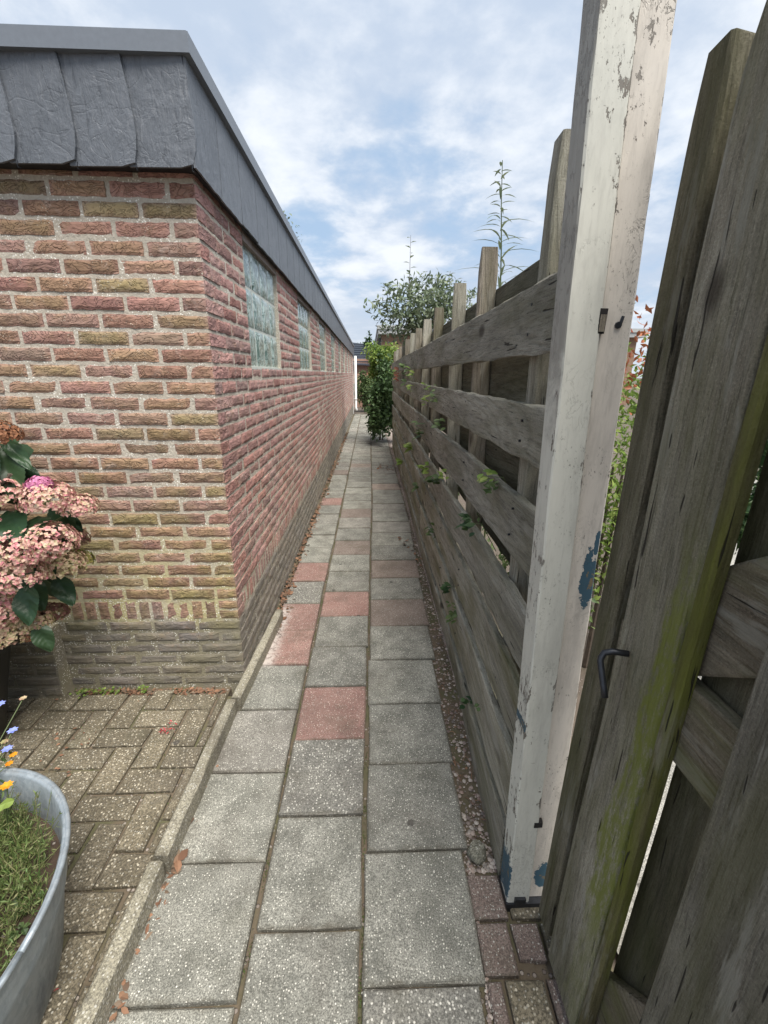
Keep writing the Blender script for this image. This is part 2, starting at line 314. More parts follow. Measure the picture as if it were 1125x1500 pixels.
MT['postdark'] = m_wood('post_wood_dark', 2, (.21, .18, .15), (.38, .34, .28), .5, (.12, .115, .05), .3)
MT['gate'] = m_wood('gate_wood', 2, (.20, .185, .15), (.49, .465, .39), .55, (.115, .115, .04), .55, ring=.8)
MT['gatebat'] = m_wood('gate_batten_wood', 2, (.155, .14, .10), (.33, .30, .225), .75, (.085, .085, .03), .3)
MT['gategreen'] = m_wood('gate_wood_mossy', 2, (.14, .125, .06), (.22, .205, .11), .95, (.16, .175, .03), .3)
MT['gateback'] = m_wood('gate_wood_back', 2, (.12, .11, .08), (.23, .21, .15), .7, (.075, .08, .03), .1)
MT['gaterail'] = m_wood('gate_rail_wood', 1, (.19, .16, .12), (.36, .32, .25), .6, (.15, .16, .045), .4)
MT['paint'] = m_paint('post_paint_white', (.60, .59, .53), (.50, .50, .44), chips=.25, xc=.415, hw=.0315, blue=[(.377, .09, .010, .085), (.368, .62, .003, .012)])
MT['paint2'] = m_paint('post_paint_pinkish', (.52, .475, .42), (.62, .57, .50), chips=.2, xc=.4775, hw=.0305, blue=[(.470, 1.00, .020, .055), (.463, 1.03, .009, .05), (.474, 1.09, .006, .03), (.478, .10, .022, .05)])
MT['iron'] = m_simple('iron', (.045, .048, .055), .42, .7, 80, .3, .2)
def m_zinc():
    m, t, p = mat('zinc'); g = geo_pos(t); sp = t.voro(g, 70, 'Color'); sc3 = t.new('ShaderNodeSeparateColor', {0: sp}); n = t.noise(t.vmath('MULTIPLY', g, (1., 1., .3)), 22, 6, .7)
    c = t.mix(sc3.outputs[0], (.27, .31, .34), (.36, .40, .43)); c = t.mix(t.rng(n, .45, .7, 0, .6), c, (.16, .17, .18)); c = t.mix(t.rng(t.noise(g, 40, 5, .7), .6, .7, 0, .5), c, (.50, .52, .52))
    t.set(p, 'Base Color', c); p.inputs['Metallic'].default_value = .45; t.set(p, 'Roughness', t.rng(n, .3, .7, .38, .62))
    bump(t, p, t.math('ADD', t.math('MULTIPLY', t.noise(g, 9, 2), 3.0), n), .35, .004); return m
MT['zinc'] = m_zinc()
MT['pot'] = m_simple('dark_pot', (.016, .018, .024), .38, 0, 8, .3)
MT['soil'] = m_soil('soil', (.06, .045, .035), (.15, .12, .095), .35, .2)
MT['grit'] = m_soil('grit', (.20, .155, .135), (.40, .34, .30), .75)
MT['tubsoil'] = m_soil('tub_soil', (.035, .022, .015), (.09, .06, .04), .15)
MT['joint'] = m_soil('joint_sand', (.07, .055, .035), (.17, .13, .09), .3, .55)
MT['grass'] = m_leaf('leaf_moss', [(.05, .09, .02), (.10, .14, .04), (.12, .16, .05)])
MT['leafdark'] = m_leaf('leaf_dark', [(.02, .05, .018), (.045, .09, .03), (.07, .12, .04)])
MT['leafmid'] = m_leaf('leaf_mid', [(.05, .085, .03), (.09, .14, .045), (.14, .19, .07), (.07, .11, .045)])
MT['leaffeather'] = m_leaf('leaf_feathery', [(.09, .14, .04), (.15, .20, .06), (.22, .20, .10), (.10, .18, .05)])
MT['leaflight'] = m_leaf('leaf_light', [(.12, .20, .04), (.20, .30, .06), (.30, .36, .10)], trans=.35)
MT['leafpale'] = m_leaf('leaf_pale', [(.10, .14, .09), (.17, .21, .13), (.25, .29, .19), (.12, .17, .08)])
MT['leafhyd'] = m_leaf('leaf_hydrangea', [(.018, .042, .02), (.026, .06, .026), (.038, .07, .03)], rough=.4, trans=.12)
MT['leafivy'] = m_leaf('leaf_ivy', [(.035, .07, .025), (.07, .12, .045), (.10, .17, .06)])
MT['leafred'] = m_leaf('leaf_red', [(.32, .08, .04), (.45, .16, .07), (.25, .10, .06)])
MT['litter'] = m_leaf('leaf_litter', [(.12, .06, .035), (.19, .10, .06), (.27, .15, .09), (.10, .07, .05), (.18, .13, .09)], rough=.8, trans=0)
MT['redweed'] = m_leaf('red_weed', [(.30, .03, .04), (.42, .05, .06)], trans=.1)
MT['flpink'] = m_leaf('floret_pink', [(.58, .22, .24), (.66, .36, .33), (.64, .46, .34), (.60, .22, .26), (.32, .20, .12), (.66, .40, .36), (.52, .44, .26), (.66, .50, .40)], rough=.7, trans=.2)
MT['flcream'] = m_leaf('floret_cream', [(.46, .38, .22), (.55, .44, .28), (.50, .28, .22), (.34, .34, .15), (.25, .16, .09)], rough=.7, trans=.2)
MT['fldark'] = m_leaf('floret_dark', [(.13, .05, .045), (.22, .10, .08), (.30, .18, .12), (.12, .10, .04)], rough=.8, trans=.1)
MT['flbrown'] = m_leaf('floret_brown', [(.20, .08, .04), (.30, .14, .07), (.16, .07, .04)], rough=.8, trans=.1)
MT['flgreen'] = m_leaf('floret_green', [(.22, .24, .05), (.32, .32, .09), (.25, .16, .07)], rough=.8, trans=.1)
MT['flmagenta'] = m_leaf('floret_magenta', [(.60, .18, .38), (.62, .26, .42), (.55, .20, .30)], rough=.7, trans=.2)
MT['orange'] = m_leaf('petal_orange', [(.8, .30, .02), (.85, .42, .03)]); MT['blueflower'] = m_leaf('petal_blue', [(.22, .28, .75), (.35, .42, .85)])
MT['stem'] = m_simple('stem_green', (.10, .13, .05), .6); MT['bark'] = m_simple('bark', (.10, .075, .055), .9, 0, 40, .3, .6, .01)
MT['rock'] = m_concrete('rock', (.17, .165, .13), (.27, .26, .21), .3, .8, moss=.5)
MT['pebble'] = m_leaf('pebble', [(.20, .16, .14), (.36, .30, .26), (.50, .45, .40), (.26, .18, .15), (.13, .11, .10), (.30, .27, .24)], rough=.8, trans=0)
MT['farbrick'] = m_simple('far_brick', (.30, .19, .13), .9, 0, 9, .25); MT['farfascia'] = m_simple('far_fascia', (.42, .43, .42), .7, 0, 3, .1)
MT['tile'] = m_simple('far_roof_tile', (.035, .045, .065), .6, 0, 3, .2); MT['dark'] = m_simple('hollow_shade', (.012, .01, .009), .9)  # near-black colour stands in for the shade inside the latch openings
MT['pinkwall'] = m_simple('far_pink_wall', (.45, .27, .20), .9, 0, 7, .2); MT['farwin'] = m_simple('far_window', (.05, .06, .07), .2)
MT['gardenpave'] = m_concrete('garden_paving', (.30, .29, .27), (.40, .385, .35), .4, .8, moss=.1)

# ------------------------------------------------------------------ mesh helpers
class MB:
    def __init__(s): s.v = []; s.f = []
    def add(s, vs, fs):
        b = len(s.v); s.v += [Vector(v) for v in vs]; s.f += [tuple(i + b for i in f) for f in fs]
    def box(s, x0, x1, y0, y1, z0, z1):
        s.add([(x, y, z) for z in (z0, z1) for y in (y0, y1) for x in (x0, x1)],
              [(0, 2, 3, 1), (4, 5, 7, 6), (0, 1, 5, 4), (2, 6, 7, 3), (0, 4, 6, 2), (1, 3, 7, 5)])
    def cbox(s, x0, x1, y0, y1, z0, z1, c=.004, jit=0.0):
        """box whose top edges are chamfered and slightly uneven"""
        j = lambda: R.uniform(-jit, jit)
        vs = [(x0, y0, z0), (x1, y0, z0), (x1, y1, z0), (x0, y1, z0)]
        vs += [(x0 + j(), y0 + j(), z1 - c), (x1 + j(), y0 + j(), z1 - c), (x1 + j(), y1 + j(), z1 - c), (x0 + j(), y1 + j(), z1 - c)]
        vs += [(vs[4][0] + c, vs[4][1] + c, z1), (vs[5][0] - c, vs[5][1] + c, z1), (vs[6][0] - c, vs[6][1] - c, z1), (vs[7][0] + c, vs[7][1] - c, z1)]
        s.add(vs, [(0, 1, 5, 4), (1, 2, 6, 5), (2, 3, 7, 6), (3, 0, 4, 7), (4, 5, 9, 8), (5, 6, 10, 9), (6, 7, 11, 10), (7, 4, 8, 11), (8, 9, 10, 11), (3, 2, 1, 0)])
    def plank(s, p0, p1, wv, tv, n=8, c=.004, jit=.002, ends=None, rag=0.0):
        """board from p0 to p1 (centre line); wv/tv = half width / half thickness vectors"""
        p0, p1, wv, tv = map(Vector, (p0, p1, wv, tv)); W = wv.length; T = tv.length; cw = c / W; ct = c / T
        prof = [(-1 + cw, -1), (1 - cw, -1), (1, -1 + ct), (1, 1 - ct), (1 - cw, 1), (-1 + cw, 1), (-1, 1 - ct), (-1, -1 + ct)]
        seed = Vector((R.uniform(0, 50), R.uniform(0, 50), 0)); L = (p1 - p0).length
        b = len(s.v)
        for i in range(n + 1):
            u = i / n; q = p0.lerp(p1, u)
            e = 1.0
            if ends: e = ends(u)
            bend = noise.noise(seed + Vector((u * L * 1.3, 0, 0))) * jit * 2
            for k, (a, d) in enumerate(prof):
                jj = noise.noise(seed + Vector((u * L * 9, k * 3.1, 1))) * jit
                s.v.append(q + wv * (a * e + (jj / W)) + tv * (d + (bend + jj * .5) / T))
        for i in range(n):
            for k in range(8):
                a = b + i * 8 + k; a2 = b + i * 8 + (k + 1) % 8
                s.f.append((a, a2, a2 + 8, a + 8))
        ax = (p1 - p0).normalized()
        for k in range(8):
            if rag: s.v[b + n * 8 + k] += ax * R.uniform(-rag, rag)
        s.f.append(tuple(b + 7 - k for k in range(8))); s.f.append(tuple(b + n * 8 + k for k in range(8)))
    def tube(s, pts, r, n=6, r1=None):
        pts = [Vector(p) for p in pts]; b = len(s.v); m = len(pts)
        for i, p in enumerate(pts):
            d = (pts[min(i + 1, m - 1)] - pts[max(i - 1, 0)]).normalized()
            a = d.orthogonal().normalized() if i == 0 else (a - d * a.dot(d)).normalized(); c = d.cross(a)
            rr = r if r1 is None else r + (r1 - r) * i / (m - 1)
            for k in range(n):
                t = 2 * math.pi * k / n; s.v.append(p + a * math.cos(t) * rr + c * math.sin(t) * rr)
        for i in range(m - 1):
            for k in range(n):
                s.f.append((b + i * n + k, b + i * n + (k + 1) % n, b + (i + 1) * n + (k + 1) % n, b + (i + 1) * n + k))
        s.f.append(tuple(b + n - 1 - k for k in range(n))); s.f.append(tuple(b + (m - 1) * n + k for k in range(n)))
    def leaf(s, p, d, nrm, L, W, seg=2, fold=.25, droop=.15):
        """pointed leaf folded along the midrib"""
        d = d.normalized(); sd = d.cross(nrm)
        if sd.length < 1e-4: sd = d.orthogonal()
        sd.normalize(); nn = sd.cross(d)
        b = len(s.v); prof = {2: [(0, .12), (.45, 1), (1, .0)], 3: [(0, .1), (.25, .8), (.6, .95), (1, 0)], 5: [(0, .12), (.15, .6), (.35, .95), (.6, 1), (.82, .55), (1, 0)]}[seg]
        for u, wd in prof:
            q = p + d * L * u - nn * (droop * L * u * u)
            s.v += [q - sd * W * .5 * wd + nn * fold * W * .5 * wd, q, q + sd * W * .5 * wd + nn * fold * W * .5 * wd]
        for i in range(len(prof) - 1):
            a = b + i * 3
            s.f += [(a, a + 1, a + 4, a + 3), (a + 1, a + 2, a + 5, a + 4)]
    def build(s, name, m, parent=None, smooth=False, origin=None, kind=None):
        if origin is None:
            lo = Vector([min(v[i] for v in s.v) for i in range(3)]); hi = Vector([max(v[i] for v in s.v) for i in range(3)])
            origin = (lo + hi) / 2
            if parent is None: origin.z = lo.z
        origin = Vector(origin)
        me = bpy.data.meshes.new(name); me.from_pydata([v - origin for v in s.v], [], s.f); me.update()
        if m is not None:
            for mm in (m if isinstance(m, (list, tuple)) else [m]): me.materials.append(MT[mm])
        if smooth: me.polygons.foreach_set('use_smooth', [True] * len(me.polygons))
        return link(name, me, origin, parent, kind)
def wpos(o):
    p = Vector(o.location)
    while o.parent: o = o.parent; p += Vector(o.location)
    return p
def link(name, me, origin, parent=None, kind=None):
    o = bpy.data.objects.new(name, me); COL.objects.link(o)
    o.location = Vector(origin) - (wpos(parent) if parent else Vector())
    if parent: o.parent = parent
    if kind: o['kind'] = kind
    return o
def thing(name, label, cat, loc, group=None):
    o = bpy.data.objects.new(name, None); COL.objects.link(o); o.location = loc; o.empty_display_size = .1
    o['label'] = label; o['category'] = cat
    if group: o['group'] = group
    return o
def tag(o, label, cat, group=None):
    o['label'] = label; o['category'] = cat
    if group: o['group'] = group
    return o
def rv(): return Vector((R.gauss(0, 1), R.gauss(0, 1), R.gauss(0, 1))).normalized()

# ------------------------------------------------------------------ ground
g = MB(); g.box(-300, 300, -60, 500, -.35, -.075); g.build('ground', 'soil', kind='structure')

# path bed and slabs
def j2(Y): return -.022 + .012 * min(max(Y - .6, 0), 4.5)
def right(Y): return min(.270 + .055 * max(Y - .6, 0) ** .7, .40)
b = MB(); b.box(-.60, .42, .2, 16.5, -.074, -.018)
path = b.build('footpath', 'joint', kind='structure')
reds = {0: [(2.03, 'slab_red'), (2.41, 'slab_red'), (3.05, 'slab_red'), (4.96, 'slab_red'), (6.42, 'slab_rust'), (1.40, 'slab_warm'), (3.4, 'slab')],
        1: [(1.5, 'slab_red'), (2.55, 'slab_red'), (3.5, 'slab_rust'), (4.46, 'slab_rust'), (7.09, 'slab_rust'), (1.25, 'slab_dark')],
        2: [(2.42, 'slab_rust'), (3.06, 'slab_rust'), (5.74, 'slab_rust'), (.5, 'slab_dark')]}
for col, y0 in ((0, .646 - .632), (1, .786 - .638), (2, .662 - .636)):
    k = 0; Y = y0; p = (.315, .3185, .3185)[col]
    while Y < 16.3:
        ym = Y + p / 2; a, b2 = ((-.605, -.319), (-.306, j2(ym) - .007), (j2(ym) + .005, right(ym)))[col]
        if col == 0 and ym > 2.2: a = -.555
        if col == 0 and ym > 5: a = -.54
        mt = 'slab' if R.random() < .72 else R.choice(['slab_warm', 'slab', 'slab_warm', 'slab_dark'])
        for yy, mm in reds[col]:
            if abs(yy - ym) < p / 2 + .005: mt = mm
        m_ = MB(); c = .004; z = R.uniform(-.004, .004); tl = R.uniform(-.004, .004); rt_ = R.uniform(-.012, .012); y1 = min(Y + p - R.uniform(.004, .009), 16.4)
        # slab with gently worn rim: subdivided top
        nx = 5; vs = []; xs = [a, a + .004, (a + b2) / 2, b2 - .004, b2]; ys = [Y, Y + .004, (Y + y1) / 2, y1 - .004, y1]
        ja = R.uniform(-.003, .003)
        for jx in range(5):
            for iy in range(5):
                rim = (jx in (0, 4)) or (iy in (0, 4)); zz_ = z + tl * (jx - 2) / 2 - (.005 if rim else 0)
                if rim and jx in (0, 4) and iy in (0, 4): zz_ -= R.uniform(0, .006)
                vs.append((xs[jx] + ja + rt_ * (iy - 2) * .08 * (0 if col == 0 and jx == 0 else 1) + (R.uniform(-.003, .003) if rim else 0), ys[iy] + (R.uniform(-.003, .003) if rim else 0), zz_))
        fs = [(i * 5 + j, (i + 1) * 5 + j, (i + 1) * 5 + j + 1, i * 5 + j + 1) for i in range(4) for j in range(4)]
        ring = [(0, j) for j in range(5)] + [(i, 4) for i in range(1, 5)] + [(4, j) for j in range(3, -1, -1)] + [(i, 0) for i in range(3, 0, -1)]
        base = len(vs); vs += [(vs[i * 5 + j][0], vs[i * 5 + j][1], -.045) for i, j in ring]
        fs += [(ring[q][0] * 5 + ring[q][1], ring[(q + 1) % 16][0] * 5 + ring[(q + 1) % 16][1], base + (q + 1) % 16, base + q) for q in range(16)]
        m_.add(vs, fs); o = m_.build('paving_slab', mt, path)
        if mt == 'slab_red': o['label'] = 'reddish paving slab'
        Y += p; k += 1

# kerb stones
kb = MB(); kb.box(-.66, -.605, .2, 1.70, -.074, -.02); kb.box(-.62, -.56, 1.70, 2.45, -.074, -.03)
kerb = kb.build('kerb', 'joint', kind='structure')
for (xa, ya, xb, yb) in ((-.638, .10, -.637, .555), (-.637, .565, -.633, .918), (-.625, .93, -.612, 1.575), (-.598, 1.585, -.553, 2.33)):
    m_ = MB(); m_.plank((xa + .0125, ya, .0), (xb + .0125, yb, .0), (.0205, 0, 0), (0, 0, .072), 14, .006, .004); m_.build('kerb_stone', 'kerb', kerb)

# yard paving left: herringbone concrete bricks
b = MB(); b.box(-2.6, -.662, .2, 1.90, -.074, -.016); yard = b.build('yard_paving', 'joint', kind='structure')
def clipb(x0, x1, y0, y1): return max(x0, -2.5), min(x1, -.660), max(y0, .3), min(y1, 1.735)
W_ = .1035
for j in range(0, 16):
    for i in range(-26, 0):
        X0 = -.700 + i * W_ + W_; Y0 = .28 + j * W_ * .985
        t_ = (i - j) % 4
        if t_ == 0: q = clipb(X0, X0 + 2 * W_, Y0, Y0 + W_)
        elif t_ == 3: q = clipb(X0, X0 + W_, Y0, Y0 + 2 * W_)
        else: continue
        if q[1] - q[0] < .02 or q[3] - q[2] < .02 or q[0] < -2.0: continue
        m_ = MB(); z = R.uniform(-.005, .003) - (.014 if Y0 > 1.62 else 0)
        m_.cbox(q[0] + .007, q[1] - .005, q[2] + .007, q[3] - .005, -.05, z, .007, .004); m_.build('paving_brick', 'paver', yard)

# brick strip under the gatepost
gp = MB(); gp.box(.30, .62, .2, .97, -.074, -.022); gbed = gp.build('threshold_paving', 'joint', kind='structure')
for (x0, x1, y0, y1, mm) in ((.285, .385, .79, .905, 'paver_red'), (.285, .375, .672, .785, 'paver_red'), (.38, .455, .70, .785, 'paver_red'), (.285, .325, .47, .667, 'paver_red'), (.33, .43, .47, .667, 'paver'),
                             (.39, .49, .79, .905, 'paver'), (.495, .60, .79, .905, 'paver'), (.46, .60, .69, .785, 'paver'), (.435, .60, .47, .667, 'paver_red'), (.33, .43, .26, .465, 'paver_red')):
    m_ = MB(); m_.cbox(x0 + .003, x1 - .002, y0 + .003, y1 - .003, -.05, R.uniform(-.004, .002), .005, .002); m_.build('paving_brick', mm, gbed)
# grit strip along the fence
gs = MB(); n = 60
for i in range(n):
    ya, yb = .90 + i * .26, .90 + (i + 1) * .26
    gs.add([(right(ya) - .01, ya, -.022), (.62, ya, -.010), (.62, yb, -.010), (right(yb) - .01, yb, -.022)], [(0, 1, 2, 3)])
gs.build('soil_strip', 'grit', kind='structure')
gg = MB(); gg.add([(.66, -1, -.045), (6, -1, -.045), (6, 7.5, -.045), (1.5, 1.9, -.045), (.66, .85, -.045)], [(0, 1, 2, 3, 4)]); gg.build('garden_paving', 'gardenpave', kind='structure')

def pebble(mb, c, r, flat=.6):
    a = R.uniform(0, 6.28); vs = []
    for k in range(6): vs.append(Vector(c) + Vector((math.cos(a + k * 1.047) * r * R.uniform(.75, 1.15), math.sin(a + k * 1.047) * r * R.uniform(.75, 1.15), R.uniform(-.1, .2) * r)))
    vs += [Vector(c) + Vector((R.uniform(-.2, .2) * r, R.uniform(-.2, .2) * r, r * flat)), Vector(c) - Vector((0, 0, r * .5))]
    mb.add(vs, [(k, (k + 1) % 6, 6) for k in range(6)] + [((k + 1) % 6, k, 7) for k in range(6)])
pb = MB()
for i in range(3800):
    Y = .92 + 9.5 * R.random() ** 1.9; x = R.uniform(right(Y) - .004, .46); pebble(pb, (x, Y, -.014), R.choice([.002, .003, .003, .004, .006, .009]))
for i in range(260):
    Y = R.uniform(.5, .95); pebble(pb, (right(Y) + .008 + R.uniform(-.004, .006), Y, -.012), R.uniform(.002, .006))
pb.build('gravel', 'pebble', kind='stuff')

# ------------------------------------------------------------------ the brick garage
WX, WY, YEND = -.59, 1.754, 16.55
P = .0586; Z0 = .453
gar = thing('brick_garage', 'long low red brick garage with slate fascia and glass block windows left of the path', 'building', (-2.2, 6, 0))
wins = [2.34 + 1.64 * k for k in range(8)]; WW, WZ0, WZ1 = .78, 1.437, 2.013
mo = MB(); e = .0042
# mortar skin: front face, and side face with window openings
mo.box(-2.9, WX - e, WY + e, WY + .09, -.07, 2.12)
ysegs = []; y = WY + .09
for wy in wins: ysegs.append((y, wy)); y = wy + WW
ysegs.append((y, YEND))
for a, b2 in ysegs: mo.box(WX - .10, WX - e, a, b2, -.07, 2.10)
for wy in wins: mo.box(WX - .10, WX - e, wy, wy + WW, -.07, WZ0)
mo.box(WX - .1, -2.9, YEND - .1, YEND, -.07, 2.1)
mo.build('mortar_wall', 'mortar', gar)
for wy in wins:
    l = MB(); l.box(WX - .10, WX - .001, wy - .0, wy + WW, WZ1, 2.10); l.build('lintel', 'lintel', gar)

def brick_mesh(L, H, D, front=True, side=False, detail=2, seed=0):
    """brick centred on x, front face at y=0 looking -Y, depth D; rough hand-formed faces"""
    mb = MB(); nx = max(2, int(L / (.022 if detail == 2 else .07))); nz = 4 if detail == 2 else 2; ny = 3 if detail == 2 else 1
    if side and detail == 2: ny = max(3, int(D / .022))
    sd = Vector((seed * 3.17, seed * 1.3, seed * .7)); amp = .0028 if detail == 2 else .002
    def disp(x, y, z):
        u = abs(x) / (L / 2); v = abs(z) / (H / 2)
        p = Vector((x, y, z)); n = noise.noise(sd + p * 28) * amp + noise.noise(sd + p * 75) * amp * .5
        cr = .0035
        q = Vector((x, y, z))
        ex = max(0, abs(x) - (L / 2 - .004)) > 0; ez = max(0, abs(z) - (H / 2 - .004)) > 0; ey = y < .002
        if ez: q.z += -math.copysign(cr * .5, z) * (1 if (ey or ex) else 0)
        if ex and ey: q.x -= math.copysign(cr * .8, x)
        if ey: q.y += (cr if (ez or ex) else 0) + n
        if ex: q.x += math.copysign(1, x) * n * .9
        if ez and not (u > .9): q.z += noise.noise(sd + p * 60 + Vector((9, 9, 9))) * .0042
        if ex: q.x += noise.noise(sd + p * 70 + Vector((4, 9, 9))) * .003
        return q
    def grid(o, a, b, na, nb):
        base = len(mb.v)
        for i in range(na + 1):
            for j in range(nb + 1):
                q = o + a * (i / na) + b * (j / nb); mb.v.append(disp(q.x, q.y, q.z))
        for i in range(na):
            for j in range(nb):
                q = base + i * (nb + 1) + j; mb.f.append((q, q + nb + 1, q + nb + 2, q + 1))
    V = Vector; grid(V((-L / 2, 0, -H / 2)), V((L, 0, 0)), V((0, 0, H)), nx, nz)
    grid(V((L / 2, 0, -H / 2)), V((0, D, 0)), V((0, 0, H)), ny, nz)
    grid(V((-L / 2, D, -H / 2)), V((0, -D, 0)), V((0, 0, H)), ny, nz)
    grid(V((-L / 2, 0, H / 2)), V((L, 0, 0)), V((0, D, 0)), nx, ny)
    grid(V((-L / 2, D, -H / 2)), V((L, 0, 0)), V((0, -D, 0)), nx, ny)
    return mb
BH, BL, HL = .0475, .187, .088     # brick height, stretcher, header
# (centre along wall, z, length, height, wall) ; wall 0 = front (along X), 1 = side (along Y), 2 = corner
bricks = []
zs = [(Z0 + P * (k + .5), k, BH) for k in range(28)] + [(.352 - P * (k + .5), 100 + k, BH - .002) for k in range(6)]
def in_window(ya, yb, z):
    """returns list of (ya,yb) pieces outside windows"""
    if not (WZ0 - .01 < z): return [(ya, yb)]
    out = [(ya, yb)]
    for wy in wins:
        nw = []
        for a, b2 in out:
            if b2 <= wy + .004 or a >= wy + WW - .004: nw.append((a, b2)); continue
            if a < wy - .03: nw.append((a, wy - .003))
            if b2 > wy + WW + .03: nw.append((wy + WW + .003, b2))
        out = nw
    return out
for z, k, h in zs:
    long_front = (k % 2 == 1) if k < 100 else (k % 2 == 0)
    cxl = BL if long_front else HL; cyl = HL if long_front else BL
    bricks.append(('c', cxl, cyl, z, h, k))
    x = WX - cxl - .0105
    if z < .352 and False: pass
    while x > -2.55:
        xl = x - BL; lim = -2.55
        bricks.append(('f', (x + xl) / 2, BL + R.uniform(-.003, .003), z, h, k)); x = xl - .0105
    y = WY + cyl + .0105
    while y < YEND - .05:
        y1 = min(y + BL, YEND)
        for a, b2 in in_window(y, y1, z): bricks.append(('s', (a + b2) / 2, b2 - a, z, h, k))
        y = y1 + .0105
# soldier course
zsol = (.352 + .453) / 2
x = WX - HL - .012
bricks.append(('c', HL, HL, .352 + .026, .044, 50)); bricks.append(('c', HL, HL, .352 + .076, .042, 51))
while x > -2.5: bricks.append(('f', x - .0235, .047, zsol, .088, 50)); x -= .0585
y = WY + HL + .012
while y < YEND: bricks.append(('s', y + .0235, .047, zsol, .088, 50)); y += .0585
def area(bk):
    if bk[0] == 'f': c = Vector((bk[1], WY, bk[3])); n_ = Vector((0, -1, 0)); a = bk[2] * bk[4]
    elif bk[0] == 's': c = Vector((WX, bk[1], bk[3])); n_ = Vector((1, 0, 0)); a = bk[2] * bk[4]
    else: c = Vector((WX, WY, bk[3])); n_ = Vector((.5, -.8, 0)); a = .2 * bk[4]
    d = Vector((0, 0, 1.42)) - c
    if c.x / c.y < -.98: return 0
    return a * d.normalized().dot(n_) / d.length_squared
bricks.sort(key=lambda q: -area(q))
cache = {}
def get_mesh(kind, L, D, h, detail, pl, v):
    key = (kind, round(L, 3) if kind != 'f' and kind != 's' else (round(L, 2)), round(D, 3), round(h, 3), detail, pl, v)
    if key not in cache:
        mb = brick_mesh(L, h, D, detail=detail, seed=len(cache) + 1 + v * 7, side=(kind == 'c'))
        me = bpy.data.meshes.new('brick'); me.from_pydata(mb.v, [], mb.f); me.materials.append(MT['plinth' if pl else 'brick']); me.update(); me['L'] = L
        cache[key] = me
    return cache[key]
far = {False: MB(), True: MB()}
nb = 0
for i, bk in enumerate(bricks):
    pl = bk[3] < .352; det = 2 if i < 700 else 1
    out = R.uniform(-.002, .003) - (.0004 if pl else 0)
    if bk[0] == 'f': L, D = bk[2], .05; pos = Vector((bk[1], WY - out, bk[3])); rot = 0
    elif bk[0] == 's': L, D = bk[2], .05; pos = Vector((WX + out, bk[1], bk[3])); rot = math.pi / 2
    else: L, D = bk[1], bk[2]; pos = Vector((WX - L / 2, WY, bk[3])); rot = 0
    if i < 300:
        me = get_mesh(bk[0], L, D, bk[4], 2, pl, R.randrange(5)); o = link('brick', me, pos, gar); o.rotation_euler.z = rot; o.rotation_euler.y = R.uniform(-.012, .012) if rot == 0 else 0
        if rot: o.rotation_euler.x = R.uniform(-.01, .01)
    else:
        mb = get_mesh(bk[0], L, D, bk[4], det, pl, R.randrange(3))
        c_, s_ = math.cos(rot), math.sin(rot)
        vs = [Vector((v.co.x * c_ - v.co.y * s_, v.co.x * s_ + v.co.y * c_, v.co.z)) + pos for v in mb.vertices]
        far[pl].add(vs, [tuple(p.vertices) for p in mb.polygons])
far[False].build('brickwork', 'brick', gar, kind='stuff'); far[True].build('plinth_brickwork', 'plinth', gar, kind='stuff')

# brick pier left on the front wall
pier = MB(); pier.box(-1.95, -1.395, 1.690, WY + .02, -.07, .345); pm = pier.build('pier', 'mortar', gar)
for k in range(6):
    z = .345 - .0575 * (k + .5); x = -1.398 + .006; first = True
    while x > -1.9:
        L = (.09 if (k % 2 and first) else .187); first = False
        me = get_mesh('c', L, .06, .047, 2, True, k % 3); link('brick', me, (x - L / 2 - .006, 1.684, z), pm); x -= L + .0105

# windows of glass blocks
gb = MB(); nu = 8
for i in range(nu + 1):
    for j in range(nu + 1):
        u = i / nu * 2 - 1; v = j / nu * 2 - 1; d = (1 - max(abs(u), abs(v)) ** 6) * .007
        gb.v.append(Vector((d, u * .088, v * .088)))
for i in range(nu):
    for j in range(nu): q = i * (nu + 1) + j; gb.f.append((q, q + nu + 1, q + nu + 2, q + 1))
base = len(gb.v); gb.v += [Vector((-.06, y_ * .088, z_ * .088)) for y_, z_ in ((-1, -1), (1, -1), (1, 1), (-1, 1))]
cs = [0, nu * (nu + 1), nu * (nu + 1) + nu, nu]
gb.f += [(cs[(k + 1) % 4], cs[k], base + k, base + (k + 1) % 4) for k in range(4)]
gme = bpy.data.meshes.new('glass_block'); gme.from_pydata(gb.v, [], gb.f); gme.materials.append(MT['glass'])
gme.polygons.foreach_set('use_smooth', [True] * len(gme.polygons)); gme.update()
for wy in wins:
    fr = MB(); fr.box(WX - .09, WX - .024, wy, wy + WW, WZ0, WZ1)
    fr.box(WX - .024, WX - .003, wy, wy + WW, WZ0, WZ0 + .012)
    wo_ = fr.build('window', 'glassjoint', gar)
    for a in range(4):
        for c in range(3):
            link('glass_block', gme, (WX - .023, wy + .0 + .0975 + a * .195, WZ0 + .012 + .0945 + c * .1895), wo_)

